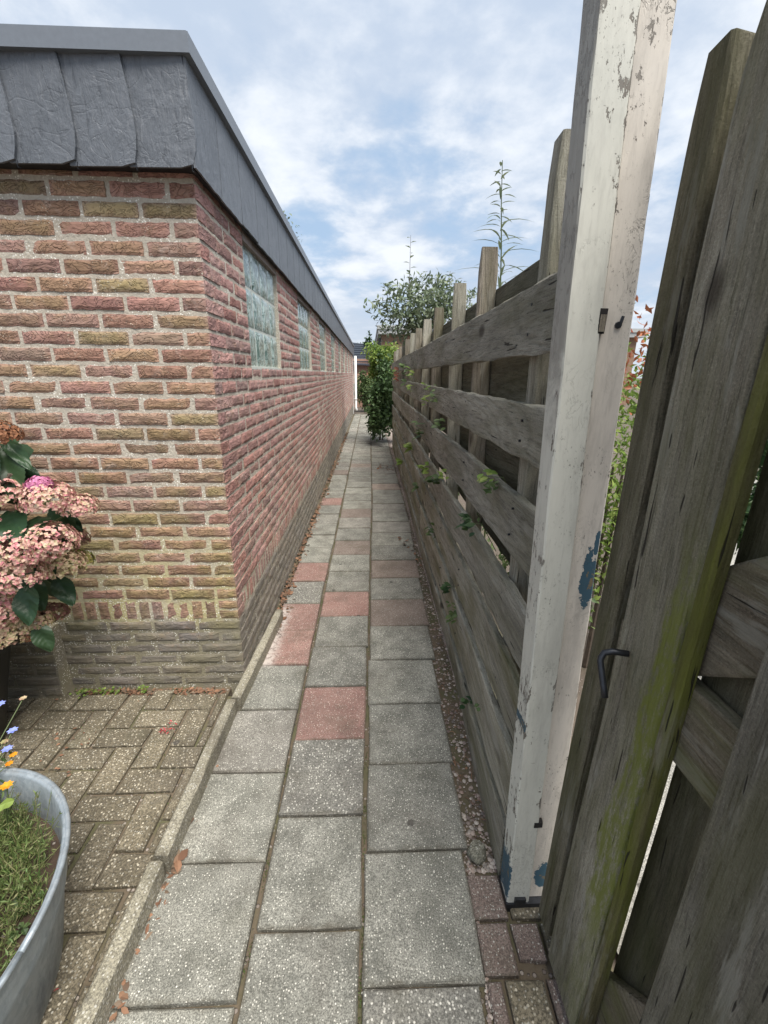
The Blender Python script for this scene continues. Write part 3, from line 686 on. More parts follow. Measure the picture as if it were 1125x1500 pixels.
# fascia: soffit, slates, metal trim
so_ = MB(); so_.box(-2.95, -.575, 1.705, YEND + .1, 2.055, 2.36); so_.build('soffit', 'black', gar)
roof = MB(); roof.box(-9, -.60, 1.75, YEND, 2.30, 2.345); roof.build('roof', 'trim', gar)
def slate_front(x0, x1, yb, z0, z1, nm='slate'):
    """slate with a rounded lower right corner, its face at y = yb"""
    mb = MB(); pts = [(x0, z0), (x0, z1), (x1 - .012, z1)]
    wv = x1 - x0
    for k in range(9):
        t = k / 8; pts.append((x1 - .012 + .022 * math.sin(t * 1.7) - .05 * max(0, t - .66) * 3 * max(0, t - .66), z1 - (z1 - z0) * t * .97))
    pts.append((x1 - .05, z0))
    pts = [(a + R.uniform(-.0012, .0012), c + R.uniform(-.0015, .0015)) for a, c in pts]
    n = len(pts); mb.v = [Vector((a, yb - .011 * (a - x0) / wv, c)) for a, c in pts] + [Vector((a, yb - .011 * (a - x0) / wv + .009, c)) for a, c in pts]
    mb.f = [tuple(range(n)), tuple(range(2 * n - 1, n - 1, -1))] + [((k + 1) % n, k, k + n, (k + 1) % n + n) for k in range(n)]
    return mb.build(nm, 'slate', gar)
x1 = -.552; k = 0
while x1 > -2.4:
    x0 = x1 - .186 - .03; slate_front(x0, x1 if k else -.554, 1.692 - .0, 2.047 + R.uniform(-.003, .003), 2.345); x1 -= .186; k += 1
y = 1.683; k = 0
while y < YEND + .05:
    L = R.uniform(.24, .31) if k < 30 else .3
    mb = MB(); n = 6; vs = []; zb = 2.040 + R.uniform(-.004, .004); tilt = .008
    for i in range(n + 1):
        u = i / n; yy = y + L * u
        vs += [(-.5555 + .0012 * (1 - u), yy, zb + R.uniform(-.0025, .0025)), (-.5555 + .0012 * (1 - u), yy, 2.345)]
    m_ = len(vs); vs += [(a - .007, b_, c_) for a, b_, c_ in vs]
    fs = [(2 * i, 2 * i + 2, 2 * i + 3, 2 * i + 1) for i in range(n)] + [(m_ + 2 * i + 2, m_ + 2 * i, m_ + 2 * i + 1, m_ + 2 * i + 3) for i in range(n)]
    fs += [(2 * i + 2, 2 * i, m_ + 2 * i, m_ + 2 * i + 2) for i in range(n)] + [(0, 1, m_ + 1, m_), (2 * n + 1, 2 * n, m_ + 2 * n, m_ + 2 * n + 1)]
    mb.add(vs, fs); mb.build('slate', 'slate', gar); y += L - .006; k += 1
tr = MB()
tr.box(-2.95, -.535, 1.668, 1.72, 2.328, 2.378); tr.box(-.575, -.535, 1.72, YEND + .15, 2.328, 2.378)
tr.box(-2.95, -.541, 1.674, 1.74, 2.378, 2.383); tr.box(-.59, -.541, 1.74, YEND + .15, 2.378, 2.383)
tr.build('roof_trim', 'trim', gar)
# slate hooks
for hx in (-.565, -.74, -.925, -1.11):
    h_ = MB(); h_.tube([(hx, 1.682, 2.052), (hx, 1.678, 2.040), (hx, 1.680, 2.034), (hx, 1.692, 2.036)], .0016, 5); h_.build('slate_hook', 'iron', gar)
# drainpipe and corner trim at the far end
d = MB(); d.tube([(-.50, YEND + .04, 2.03), (-.50, YEND + .04, .22), (-.46, YEND, .12)], .045, 10); d.tube([(-.50, YEND + .04, .5), (-.50, YEND + .04, .56)], .052, 10)
d.build('drainpipe', 'white', gar, smooth=True)
d = MB(); d.box(WX - .03, WX + .012, YEND - .02, YEND + .04, 0, 2.03); d.build('corner_trim', 'white', gar)

# ------------------------------------------------------------------ slatted fence
def FX(Y): return .382 + .006 * Y
def lean(mb):
    for v in mb.v:
        k = .085 * max(0, (1.42 - v.z) / 1.42) * max(0, min(1, (v.y - .9) / .8)); v.x *= 1 + k; v.z = 1.42 - (1.42 - v.z) * (1 + k)
    return mb
fence = thing('slatted_fence', 'long weathered grey wooden fence of horizontal boards right of the path', 'fence', (.45, 4.9, 0))
rails = [(1.465, 1.622), (1.212, 1.350), (.945, 1.110), (.700, .860), (.482, .650), (.232, .430), (.0, .192)]
for ri, (z0, z1) in enumerate(rails):
    cuts = [.895, 3.9 if ri != 1 else 4.4, 8.85] if ri in (0, 1, 2) else ([.895, 2.33 if ri == 3 else (3.5 if ri != 6 else 2.0), 5.8, 8.9])
    for a, b2 in zip(cuts[:-1], cuts[1:]):
        m_ = MB(); dz = R.uniform(-.004, .004); tlt = R.uniform(-.006, .006)
        x0 = FX(a) + .011; x1_ = FX(b2) + .011
        m_.plank((x0, a + .003, (z0 + z1) / 2 + dz), (x1_, b2 - .003, (z0 + z1) / 2 - dz), (0, 0, (z1 - z0) / 2), (.0115, 0, 0), 60, .003, .0065)
        lean(m_).build('fence_board', 'fence' if ri < 4 else 'fencelow', fence, smooth=False)
for (z0, z1) in ((1.575, 1.735), (1.31, 1.50), (1.05, 1.245), (.80, .985), (.55, .73), (.30, .48), (.04, .225)):
    for a, b2 in ((.90, 4.5), (4.51, 8.9)):
        m_ = MB(); m_.plank((FX(a) + .105, a, (z0 + z1) / 2), (FX(b2) + .105, b2, (z0 + z1) / 2), (0, 0, (z1 - z0) / 2), (.0115, 0, 0), 24, .003, .004); lean(m_).build('fence_board', 'fenceback_shaded', fence)
def soften(u): return 1.0 if u < .985 else .86
ups = [(1.125, .06, 1.925, 'postlight'), (1.83, .028, 1.875, 'postdark'), (2.38, .025, 1.853, 'postlight'), (3.13, .026, 1.842, 'postdark'), (3.74, .024, 1.838, 'postlight'),
       (4.42, .026, 1.835, 'postdark'), (5.0, .025, 1.84, 'postlight'), (5.7, .025, 1.83, 'postdark'), (6.36, .025, 1.84, 'postlight'), (7.1, .025, 1.82, 'postdark'), (7.9, .025, 1.82, 'postlight'), (8.7, .03, 1.83, 'postdark')]
for (Y, t_, top, mm) in ups:
    m_ = MB(); x = FX(Y) + .0255 + .034; m_.plank((x, Y + t_ / 2, -.07), (x + R.uniform(-.004, .004), Y + t_ / 2, top), (.034, 0, 0), (0, t_ / 2, 0), 24, .004, .003, ends=soften)
    lean(m_).build('fence_post', mm, fence)
nl = MB()
for (Y, t_, top, mm) in ups[:7]:
    for (z0, z1) in rails:
        for fz in (.28, .74):
            z = z0 + (z1 - z0) * fz + R.uniform(-.008, .008); y = Y + R.uniform(-.012, .02); x = FX(y)
            nl.tube([(x + .004, y, z), (x - .0022, y, z)], .0034, 8)
lean(nl).build('nails', 'iron', fence, kind='stuff')

# ------------------------------------------------------------------ painted gatepost
def px_(z): return .383 - .0245 * z
gpst = thing('gatepost', 'tall white painted wooden gatepost with peeling paint between fence and open gate', 'gatepost', (.42, .85, 0))
m_ = MB(); m_.plank((px_(0) + .032, .852, .012), (px_(2.15) + .032, .852, 2.15), (.0315, 0, 0), (0, .032, 0), 50, .003, .0022); m_.build('post_beam', 'paint', gpst)
m_ = MB(); m_.plank((px_(0) + .0945, .861, .015), (px_(2.15) + .0945, .861, 2.15), (.0305, 0, 0), (0, .030, 0), 50, .004, .0025); m_.build('jamb_board', 'paint2', gpst)
m_ = MB(); m_.box(px_(0) - .002, px_(0) + .126, .816, .89, -.05, .012); m_.box(px_(0) + .02, px_(0) + .05, .812, .83, .012, .035); m_.build('post_shoe', 'iron', gpst)
# latch mortise: solid block between beam and jamb, coloured as the slot's inner shade
m_ = MB(); xx = px_(1.51) + .063
m_.plank((xx - .001, .828, 1.492), (xx + .001, .828, 1.533), (.0085, 0, 0), (0, .0105, 0), 10, .002, .004); m_.build('latch_slot_shade', 'dark', gpst)
m_ = MB(); m_.plank((xx + .002, .8265, 1.495), (xx + .003, .8265, 1.523), (.0045, 0, 0), (0, .0105, 0), 8, .002, .003); m_.build('latch_splinter', 'postdark', gpst)
m_ = MB(); xx = px_(.308) + .063; m_.plank((xx - .012, .824, .308), (xx + .010, .824, .308), (0, 0, .011), (0, .008, 0), 4, .004, .004); m_.build('latch_hole_shade', 'dark', gpst)  # no real opening: solid piece painted with the hole's shade
m_ = MB(); m_.tube([(px_(1.51) + .098, .835, 1.507), (px_(1.51) + .098, .826, 1.507)], .006, 8); m_.tube([(px_(1.51) + .101, .829, 1.505), (px_(1.51) + .104, .827, 1.522)], .003, 5); m_.build('screw', 'iron', gpst)

# ------------------------------------------------------------------ open gate
GX = lambda z: .450 + .017 * z
gate = thing('board_gate', 'open weathered mossy wooden gate of upright boards at the right edge', 'gate', (.48, .5, .02))
def upright(y0, y1, z0, z1, xo, th, mm, name='gate_board', top=None, jit=.003, lean=0.0):
    m_ = MB(); yc = (y0 + y1) / 2; w_ = (y1 - y0) / 2
    e_ = None
    if top: e_ = lambda u: 1.0 - top * max(0, (u - .95) / .05) ** 1.5
    m_.plank((GX(z0) + xo, yc, z0), (GX(z1) + xo, yc + lean, z1), (0, w_, 0), (th / 2, 0, 0), 48, .005, jit, ends=e_, rag=.005); return m_.build(name, mm, gate)
upright(.736, .797, .025, 1.865, .026, .036, 'gatebat', top=.22, lean=-.002, jit=.005)
upright(.556, .700, .03, 1.86, .008, .022, 'gate', top=.25, lean=-.012, jit=.004)
upright(.532, .5545, .03, 1.84, .010, .026, 'gategreen', lean=-.012, jit=.003)
upright(.285, .436, .03, 1.85, .008, .024, 'gate', lean=-.014, jit=.004)
upright(.265, .283, .03, 1.85, .010, .026, 'gategreen', lean=-.014)
upright(.12, .255, .03, 1.85, .008, .024, 'gate', lean=-.014)
upright(.395, .562, .03, 1.84, .060, .022, 'gateback', lean=-.012)
upright(.62, .745, .03, 1.82, .062, .022, 'gateback')
upright(.26, .38, .03, 1.84, .062, .022, 'gateback')
for (za, zb, zw) in ((.905, .905, .072), (1.63, 1.63, .07)):
    m_ = MB(); m_.plank((GX(za) + .035, .12, za), (GX(za) + .035, .72, zb), (0, 0, zw), (.013, 0, 0), 16, .003, .003); m_.build('gate_rail', 'gaterail', gate)
m_ = MB(); dv = Vector((0, -.16, .12)).normalized(); wv = Vector((0, .12, .16)).normalized() * .072
m_.plank(Vector((GX(1.1) + .035, .49, 1.115)) - dv * .02 - dv * .12, Vector((GX(1.1) + .035, .49, 1.115)) + dv * .45, wv, (.013, 0, 0), 14, .003, .003); m_.build('gate_brace', 'gaterail', gate)
m_ = MB(); dv = Vector((0, -.084, .099)).normalized(); wv = Vector((0, .099, .084)).normalized() * .07
c0 = Vector((GX(.3) + .035, .496, .32)) - wv
m_.plank(c0 - dv * .28, c0 + dv * .45, wv, (.013, 0, 0), 14, .003, .003); m_.build('gate_brace', 'gaterail', gate)
hd = MB(); hd.tube([(.462, .650, .948), (.437, .658, .948), (.424, .661, .943), (.418, .658, .935), (.416, .655, .930), (.416, .632, .893), (.416, .622, .878)], .0058, 10); hd.build('handle', 'iron', gate, smooth=True)

# ------------------------------------------------------------------ rock
rk = MB(); N = 10
for i in range(7):
    for j in range(N):
        th = math.pi * i / 6; ph = 2 * math.pi * j / N; p = Vector((math.sin(th) * math.cos(ph), math.sin(th) * math.sin(ph), math.cos(th)))
        d_ = 1 + noise.noise(p * 1.7) * .45; rk.v.append(Vector((.337, .965, .0)) + Vector((p.x * .032, p.y * .030, p.z * .030)) * d_)
for i in range(6):
    for j in range(N): rk.f.append((i * N + j, i * N + (j + 1) % N, (i + 1) * N + (j + 1) % N, (i + 1) * N + j))
tag(rk.build('rock', 'rock'), 'small mossy rock lying at the foot of the white gatepost', 'rock')

# ------------------------------------------------------------------ zinc tub
tub = thing('zinc_tub', 'oval zinc tub used as planter at the lower left on the paving', 'planter', (-1.04, .57, 0))
TC = Vector((-1.04, .57, 0)); TA, TB = .362, .42
def ell(k, n, s, z): t = 2 * math.pi * k / n; return TC + Vector((math.cos(t) * TA * s, math.sin(t) * TB * s, z))
m_ = MB(); n = 64; prof = [(.80, .0), (.83, .02), (.93, .22), (.95, .235), (.955, .25), (.995, .335), (1.0, .34), (.985, .345), (.965, .335), (.925, .24), (.915, .22), (.90, .18)]
for s_, z in prof:
    for k in range(n): m_.v.append(ell(k, n, s_, z))
for i in range(len(prof) - 1):
    for k in range(n): m_.f.append((i * n + k, i * n + (k + 1) % n, (i + 1) * n + (k + 1) % n, (i + 1) * n + k))
m_.build('tub_wall', 'zinc', tub, smooth=True)
m_ = MB(); m_.tube([ell(k, n, 1.0, .341) for k in range(n)] + [ell(0, n, 1.0, .341)], .0062, 8); m_.build('rim', 'zinc', tub, smooth=True)
m_ = MB(); m_.v = [TC + Vector((0, 0, .26))] + [ell(k, 40, .925, .235 + noise.noise(Vector((k, 0, 0))) * .015) for k in range(40)] ; m_.f = [(0, 1 + k, 1 + (k + 1) % 40) for k in range(40)]
m_.build('tub_soil', 'tubsoil', tub)
# plants in the tub
m_ = MB()
for i in range(3600):
    a = R.uniform(0, 6.28); rr = R.random() ** .5 * .86; c = TC + Vector((math.cos(a) * TA * rr, math.sin(a) * TB * rr, .25))
    if c.x > -.755 - max(0, c.y - .70) * .55 + R.gauss(0, .014) or c.x < -1.2: continue
    h = R.uniform(.03, .10); tip = c + Vector((R.gauss(0, .03), R.gauss(0, .03), h)); m_.tube([c, tip], .0009, 3)
    for q in range(9):
        u = R.uniform(.25, 1); p = c.lerp(tip, u); m_.leaf(p, rv() + Vector((0, 0, .4)), rv(), R.uniform(.010, .020), R.uniform(.002, .0038))
tag(m_.build('feathery_plant', 'leaffeather'), 'feathery green bedding plant filling the zinc tub', 'plant')
m_ = MB()
for i in range(60):
    a = R.uniform(-.8, 1.3); rr = R.uniform(.55, .86); c = TC + Vector((math.cos(a) * TA * rr, math.sin(a) * TB * rr, .255))
    for q in range(4): m_.leaf(c, rv() + Vector((0, 0, .5)), Vector((0, 0, 1)) + rv() * .4, R.uniform(.012, .022), R.uniform(.009, .015), 3)
m_.build('seedlings', 'leafmid', kind='stuff')
m_ = thing('nasturtium', 'orange flower with a round green leaf at the back of the tub', 'flower', (-.95, .88, .26))
q = MB(); q.v = [Vector((-.925, .862, .372))] + [Vector((-.925 + math.cos(t * .52) * .017, .862 + math.sin(t * .52) * .017, .368 + .003 * math.sin(t * 2))) for t in range(12)]; q.f = [(0, 1 + k, 1 + (k + 1) % 12) for k in range(12)]
q.build('leaf', 'leaflight', m_)
q = MB()
for k in range(16): q.leaf(Vector((-.943, .895, .388)), Vector((math.cos(k * .8), math.sin(k * .8), .5)), Vector((0, 0, 1)), .016, .011, 3)
q.build('bloom', 'orange', m_); q = MB(); q.tube([(-.95, .87, .26), (-.943, .895, .385)], .0015, 4); q.tube([(-.95, .87, .26), (-.925, .862, .37)], .0015, 4); q.build('stem', 'stem', m_)
fl = thing('wild_flowers', 'spindly wild flowers with blue and orange blooms behind the zinc tub', 'flower', (-1.06, .95, .25))
q = MB(); qs = MB(); qo = MB(); ql = MB()
for (X, Y, z, cc) in ((-1.038, 1.05, .42, 0), (-1.022, 1.003, .40, 0), (-1.09, 1.09, .48, 0), (-1.012, 1.005, .378, 1), (-1.018, .992, .36, 1), (-1.06, 1.00, .37, 1), (-1.052, 1.125, .47, 2), (-1.04, 1.02, .41, 2), (-1.045, .99, .39, 2)):
    base_ = Vector((-1.06 + R.uniform(-.03, .03), .91, .25)); tip = Vector((X, Y, z)); qs.tube([base_, base_.lerp(tip, .5) + Vector((0, 0, .05)), tip], .0014, 4)
    for k in range(7): (q, qo, ql)[cc].leaf(tip, Vector((math.cos(k * .9), math.sin(k * .9), .35)), Vector((0, 0, 1)), .015 if cc == 0 else .011, .010, 3)
q.build('bloom', 'blueflower', fl); qo.build('bloom', 'orange', fl); ql.build('bloom', 'flcream', fl); qs.build('stem', 'stem', fl)
q = MB()
for i in range(160): c = Vector((R.uniform(-1.16, -1.015), R.uniform(.90, 1.01), R.uniform(.26, .385))); q.leaf(c, rv(), rv(), .022, .010, 3)
q.build('foliage', 'leafmid', fl)

# ------------------------------------------------------------------ pot with hydrangea
pot = MB(); pc = Vector((-1.64, 1.37, 0)); n = 36
for r_, z in ((.18, 0), (.185, .01), (.285, .43), (.30, .43), (.302, .475), (.285, .475), (.27, .40)):
    for k in range(n): t = 2 * math.pi * k / n; pot.v.append(pc + Vector((math.cos(t) * r_, math.sin(t) * r_, z)))
for i in range(6):
    for k in range(n): pot.f.append((i * n + k, i * n + (k + 1) % n, (i + 1) * n + (k + 1) % n, (i + 1) * n + k))
pot.f.append(tuple(range(6 * n, 7 * n))); tag(pot.build('plant_pot', 'pot', smooth=True), 'black round plant pot under the hydrangea by the brick wall', 'pot')
hyd = thing('hydrangea', 'hydrangea with faded pink and cream flower heads leaning out at left', 'shrub', (-1.6, 1.38, .42))
def head(c, r, m, n=150, sq=.8):
    mb = MB(); c = Vector(c)
    for i in range(n):
        d = rv(); d.z = abs(d.z) * .9 - .35 * R.random(); d.normalize()
        p = c + Vector((d.x * r, d.y * r, d.z * r * sq)) * R.uniform(.82, 1.05)
        a = d.orthogonal().normalized(); b_ = d.cross(a); a0 = R.uniform(0, 6.28); sz = R.uniform(.0075, .0125); nn = (d + rv() * .5).normalized()
        for k in range(4):
            th = a0 + k * 1.571; dd = (a * math.cos(th) + b_ * math.sin(th) + nn * .25); mb.leaf(p, dd, nn, sz, sz * .95, 2, .2, .1)
    core = MB()
    return mb.build('flower_head', m, hyd)
def Y14(x, z, Y): return Vector((x * Y / 1.4, Y, 1.42 + (z - 1.42) * Y / 1.4))
for (x, z, Y, r, m) in ((-1.045, 1.015, 1.44, .085, 'flpink'), (-.955, .99, 1.48, .062, 'flpink'), (-1.065, 1.068, 1.45, .038, 'flmagenta'), (-1.20, 1.03, 1.40, .075, 'flpink'), (-1.075, .865, 1.38, .088, 'flpink'), (-1.17, .83, 1.36, .10, 'flpink'),
                        (-1.045, .78, 1.45, .072, 'flcream'), (-1.20, .745, 1.34, .085, 'flpink'), (-1.0, .875, 1.55, .058, 'fldark'), (-.995, .80, 1.56, .052, 'flgreen'), (-1.15, 1.225, 1.46, .06, 'flbrown'),
                        (-1.31, .60, 1.36, .085, 'flpink'), (-1.195, .565, 1.42, .058, 'flcream'), (-1.29, .52, 1.38, .07, 'flcream'), (-1.21, .515, 1.40, .028, 'flbrown'), (-1.26, .90, 1.40, .08, 'flpink'), (-1.12, .60, 1.5, .05, 'fldark')):
    c = Y14(x, z, Y); h_ = head(c, r, m, int(90 + r * r * 26000)); q = MB()
    base_ = Vector((-1.60, 1.38, .42)) + rv() * .05; q.tube([base_, base_.lerp(c, .5) + Vector((.02, 0, .12)), c], .0035, 5); q.build('stem', 'stem', hyd)
lv = [((-1.10, .945, 1.42), (.10, -.3, .0), .15, .085), ((-1.18, .955, 1.40), (.14, -.2, -.05), .17, .09), ((-1.02, .96, 1.50), (.13, -.15, -.45), .15, .085), ((-1.16, 1.05, 1.46), (-.1, -.1, .3), .15, .09), ((-1.15, 1.14, 1.45), (.12, -.2, -.3), .17, .10),
      ((-1.22, 1.16, 1.42), (.14, -.2, -.2), .17, .09), ((-.98, .95, 1.55), (.16, 0, -.35), .09, .03), ((-1.20, .90, 1.38), (.1, -.3, .1), .14, .08), ((-1.17, .70, 1.42), (.12, -.1, -.35), .13, .08), ((-1.07, .71, 1.48), (.14, -.1, -.15), .12, .07), ((-1.18, .52, 1.38), (.15, -.1, -.35), .11, .065),
      ((-1.10, 1.10, 1.5), (.14, -.1, -.45), .14, .08), ((-1.20, .66, 1.36), (.1, -.3, -.4), .13, .08), ((-1.26, 1.08, 1.44), (.16, -.2, .05), .15, .09), ((-1.05, .92, 1.5), (.1, -.2, -.5), .13, .075), ((-1.11, .80, 1.5), (.1, -.1, -.4), .12, .07), ((-1.12, 1.19, 1.48), (.16, -.1, -.1), .14, .05)]
def big_leaf(mb, p, d, nrm, L, W):
    d = d.normalized(); sd = d.cross(nrm).normalized(); nn = sd.cross(d); na, nc = 26, 6; b = len(mb.v); tw_ = R.uniform(-.3, .3)
    for i in range(na + 1):
        u = i / na; wd = math.sin(math.pi * min(1, u * .93 + .05) ** .85) ** .8
        for j in range(-nc, nc + 1):
            v = j / nc; rib = .0016 * math.cos(2 * math.pi * (u * 6.5 - abs(v) * 1.6)) * (1 - abs(v) * .4) * min(1, abs(v) * 3) - .0022 * max(0, 1 - abs(v) * 5)
            e = 1 + (.04 if i % 2 else -.02) * (abs(v) > .9)
            mb.v.append(p + d * L * (u + .03 * abs(v)) + sd * W * .5 * wd * v * e + nn * (rib + .16 * W * .5 * abs(v) ** 1.4 * wd - .22 * L * u * u + tw_ * v * u * W * .25 + .004 * math.sin(u * 9 + v * 3)))
    k = 2 * nc + 1
    for i in range(na):
        for j in range(2 * nc): q = b + i * k + j; mb.f.append((q, q + 1, q + k + 1, q + k))
for (q_, d_, L, W) in lv:
    m_ = MB(); big_leaf(m_, Y14(q_[0], q_[1], q_[2]) - Vector(d_).normalized() * L * .35, Vector(d_), Vector((.1, -.5, .9)), L, W); m_.build('leaf', 'leafhyd', hyd, smooth=True)
m_ = MB()
for i in range(150):
    c = Vector((R.uniform(-1.95, -1.25), R.uniform(1.30, 1.62), R.uniform(.46, 1.25)));
    if c.x > -1.35 and c.z < .65: continue
    m_.leaf(c, rv() + Vector((.2, -.2, -.2)), Vector((0, -.4, 1)) + rv() * .5, R.uniform(.09, .15), R.uniform(.05, .085), 3)
m_.build('inner_leaves', 'leafhyd', hyd)
q = MB()
for i in range(12): q.tube([(-1.6, 1.40, .40), (-1.6 + R.uniform(-.2, .25), 1.42 + R.uniform(-.1, .1), .75), (-1.55 + R.uniform(-.25, .4), 1.42, 1.1)], .005, 5)
q.build('branches', 'bark', hyd)

# ------------------------------------------------------------------ foliage things
def crown_leaves(c, rx, ry, rz, n, L, W, clumps=14, shell=.5):
    mb = MB(); c = Vector(c); cl = []
    for i in range(clumps):
        d = rv() * R.uniform(.25, .85); cl.append((Vector((d.x * rx, d.y * ry, d.z * rz)), R.uniform(.25, .5)))
    for i in range(n):
        cc, s_ = R.choice(cl); d = rv() * (R.random() ** .45) * s_; p = c + cc + Vector((d.x * rx, d.y * ry, d.z * rz))
        mb.leaf(p, rv() + Vector((0, 0, -.25)), Vector((0, 0, 1)) + rv() * .8, L * R.uniform(.6, 1.3), W * R.uniform(.7, 1.2))
    return mb
def shoot(mb, st, p0, p1, n, L, W):
    p0, p1 = Vector(p0), Vector(p1); st.tube([p0, p0.lerp(p1, .5) + rv() * .02, p1], .006, 4, .002)
    for i in range(n):
        u = (i + .5) / n; a = i * 2.4; d = Vector((math.cos(a), math.sin(a), .35)); mb.leaf(p0.lerp(p1, u), d, Vector((0, 0, 1)), L * (1.1 - .5 * u), W * (1.1 - .5 * u), 2)
# shrub with long shoots behind the fence
sh = thing('garden_shrub', 'loose pale green shrub with one tall leafy shoot rising behind the fence', 'shrub', (.95, 6.2, 0))
mb = crown_leaves((.82, 6.1, 2.22), .80, .5, .46, 3000, .075, .032, 24); st = MB()
for (a, b2) in (((.50, 6.0, 2.2), (.50, 6.0, 3.02)), ((.95, 6.1, 2.3), (1.02, 6.1, 2.66)), ((.35, 6.0, 2.1), (.17, 6.0, 2.50)), ((.4, 6.0, 2.1), (.12, 5.95, 2.28)), ((.5, 6, 2.15), (.27, 5.9, 2.05)), ((1.1, 6.1, 2.2), (1.35, 6.1, 2.4)), ((.48, 6, 2.1), (.42, 5.9, 1.75))):
    shoot(mb, st, a, b2, 15, .12, .06)
mb.build('crown', 'leafpale', sh); st.tube([(.95, 6.2, 0), (.9, 6.2, 1.2), (.8, 6.1, 2.0)], .03, 6, .015); st.tube([(.9, 6.2, 1.1), (.5, 6.05, 2.1)], .015, 5, .008); st.tube([(.9, 6.2, 1.3), (.95, 6.1, 2.3)], .015, 5, .008); st.build('trunk', 'bark', sh)
# tall weed
wd = thing('tall_weed', 'single tall feathery weed standing against the sky behind the fence', 'weed', (.60, 2.15, 0))
q = MB(); top = Vector((.546, 2.12, 2.26)); q.tube([(.62, 2.15, 0), (.60, 2.15, 1.4), (.592, 2.14, 1.7), (.574, 2.135, 1.95), (.557, 2.13, 2.12), top], .005, 5, .0015); q.build('stem', 'stem', wd)
for i in range(84):
    u = i / 84; z = 1.50 + u * .755; X = .60 - .008 * min(1, (z - 1.4) / .3) - (.046 * max(0, (z - 1.7) / .56) ** .9 if z > 1.7 else 0); a = i * 2.399; L = .20 * (1 - u) ** .75 * (.55 + .45 * min(1, u * 4)) + .03
    m_ = MB(); m_.leaf(Vector((X, 2.14, z)), Vector((math.cos(a), math.sin(a) * .8, R.uniform(.2, .85))) + rv() * .15, Vector((0, 0, 1)), L * R.uniform(.5, 1.2), .011, 5, .1, .55); m_.build('leaf', 'leafpale', wd)
# other shrubs behind the fence and beyond the gate
def shrub(nm, lab, c, r, n, L, W, m, cat='shrub', clumps=14, base=None):
    t_ = thing(nm, lab, cat, (c[0], c[1], 0)); mb = crown_leaves(c, r[0], r[1], r[2], n, L, W, clumps); mb.build('crown', m, t_)
    q = MB()
    for k in range(3): q.tube([(c[0] + R.uniform(-.05, .05), c[1], -.07), (c[0] + R.uniform(-.3, .3) * r[0], c[1], c[2])], .012 + .01 * r[0], 5, .006)
    q.build('trunk', 'bark', t_); return t_
shrub('low_shrub', 'low leafy shrub pushing through the gaps behind the nearest fence panel', (.72, 1.75, .62), (.22, .5, .48), 1300, .035, .018, 'leafmid')
shrub('low_shrub', 'dense shrub standing behind the middle of the slatted fence', (.85, 3.3, .75), (.3, .9, .65), 1500, .04, .02, 'leafdark')
yh = shrub('yellow_hedge', 'yellow-green hedge glimpsed through the slit between gatepost and gate', (1.15, 1.95, 1.02), (.34, .34, .90), 4200, .035, .017, 'leaflight', 'hedge', 26)
shrub('dark_shrub', 'dark leafy shrub seen through the gap in the open gate', (1.9, 1.95, .95), (.38, .5, .55), 1500, .07, .04, 'leafdark')
q = MB()
for i in range(140): q.leaf(Vector((R.gauss(1.02, .05), R.gauss(1.72, .06), R.gauss(1.50, .09))), rv(), rv(), .03, .015)
q.build('young_leaves', 'leafred', yh, kind='stuff')
# ivy / bush where the fence ends
iv = thing('ivy_bush', 'dense dark ivy bush spilling over the far end of the fence onto the path', 'bush', (.6, 9.8, 0))
mb = crown_leaves((.33, 9.5, .80), .42, .75, .92, 8500, .075, .055, 46); mb.build('crown', 'leafivy', iv)
q = MB(); q.tube([(.62, 9.8, -.07), (.5, 9.8, .9), (.45, 9.7, 1.6)], .03, 6, .01); q.build('trunk', 'bark', iv)
b_ = shrub('bright_bush', 'bright yellow-green bush top above the dark ivy at the fence end', (.27, 9.9, 1.62), (.44, .5, .44), 3800, .07, .045, 'leaflight', 'bush', 22)
# planting beyond the end of the path
bed = MB(); bed.box(-1.5, 2.5, 16.52, 22, -.07, -.01); bed.build('flower_bed', 'soil', kind='structure')
shrub('border_shrub', 'mottled olive shrub behind the end of the path beside the drainpipe', (-.16, 17.6, .85), (.50, .5, .95), 3600, .10, .055, 'leafmid', 'shrub', 26)
shrub('border_shrub', 'taller shrub behind the end of the path touching the ivy', (.45, 17.9, 1.05), (.5, .5, 1.05), 2400, .10, .05, 'leafdark', 'shrub', 20)
shrub('low_greenery', 'low bright green plants along the far end of the path', (.15, 16.9, .12), (.6, .2, .16), 900, .09, .06, 'leafmid', 'plant')
shrub('brown_shrub', 'reddish brown shrub at the far end of the path by the pink wall', (.10, 19.3, 1.05), (.3, .5, .5), 900, .1, .05, 'leafred', 'shrub')
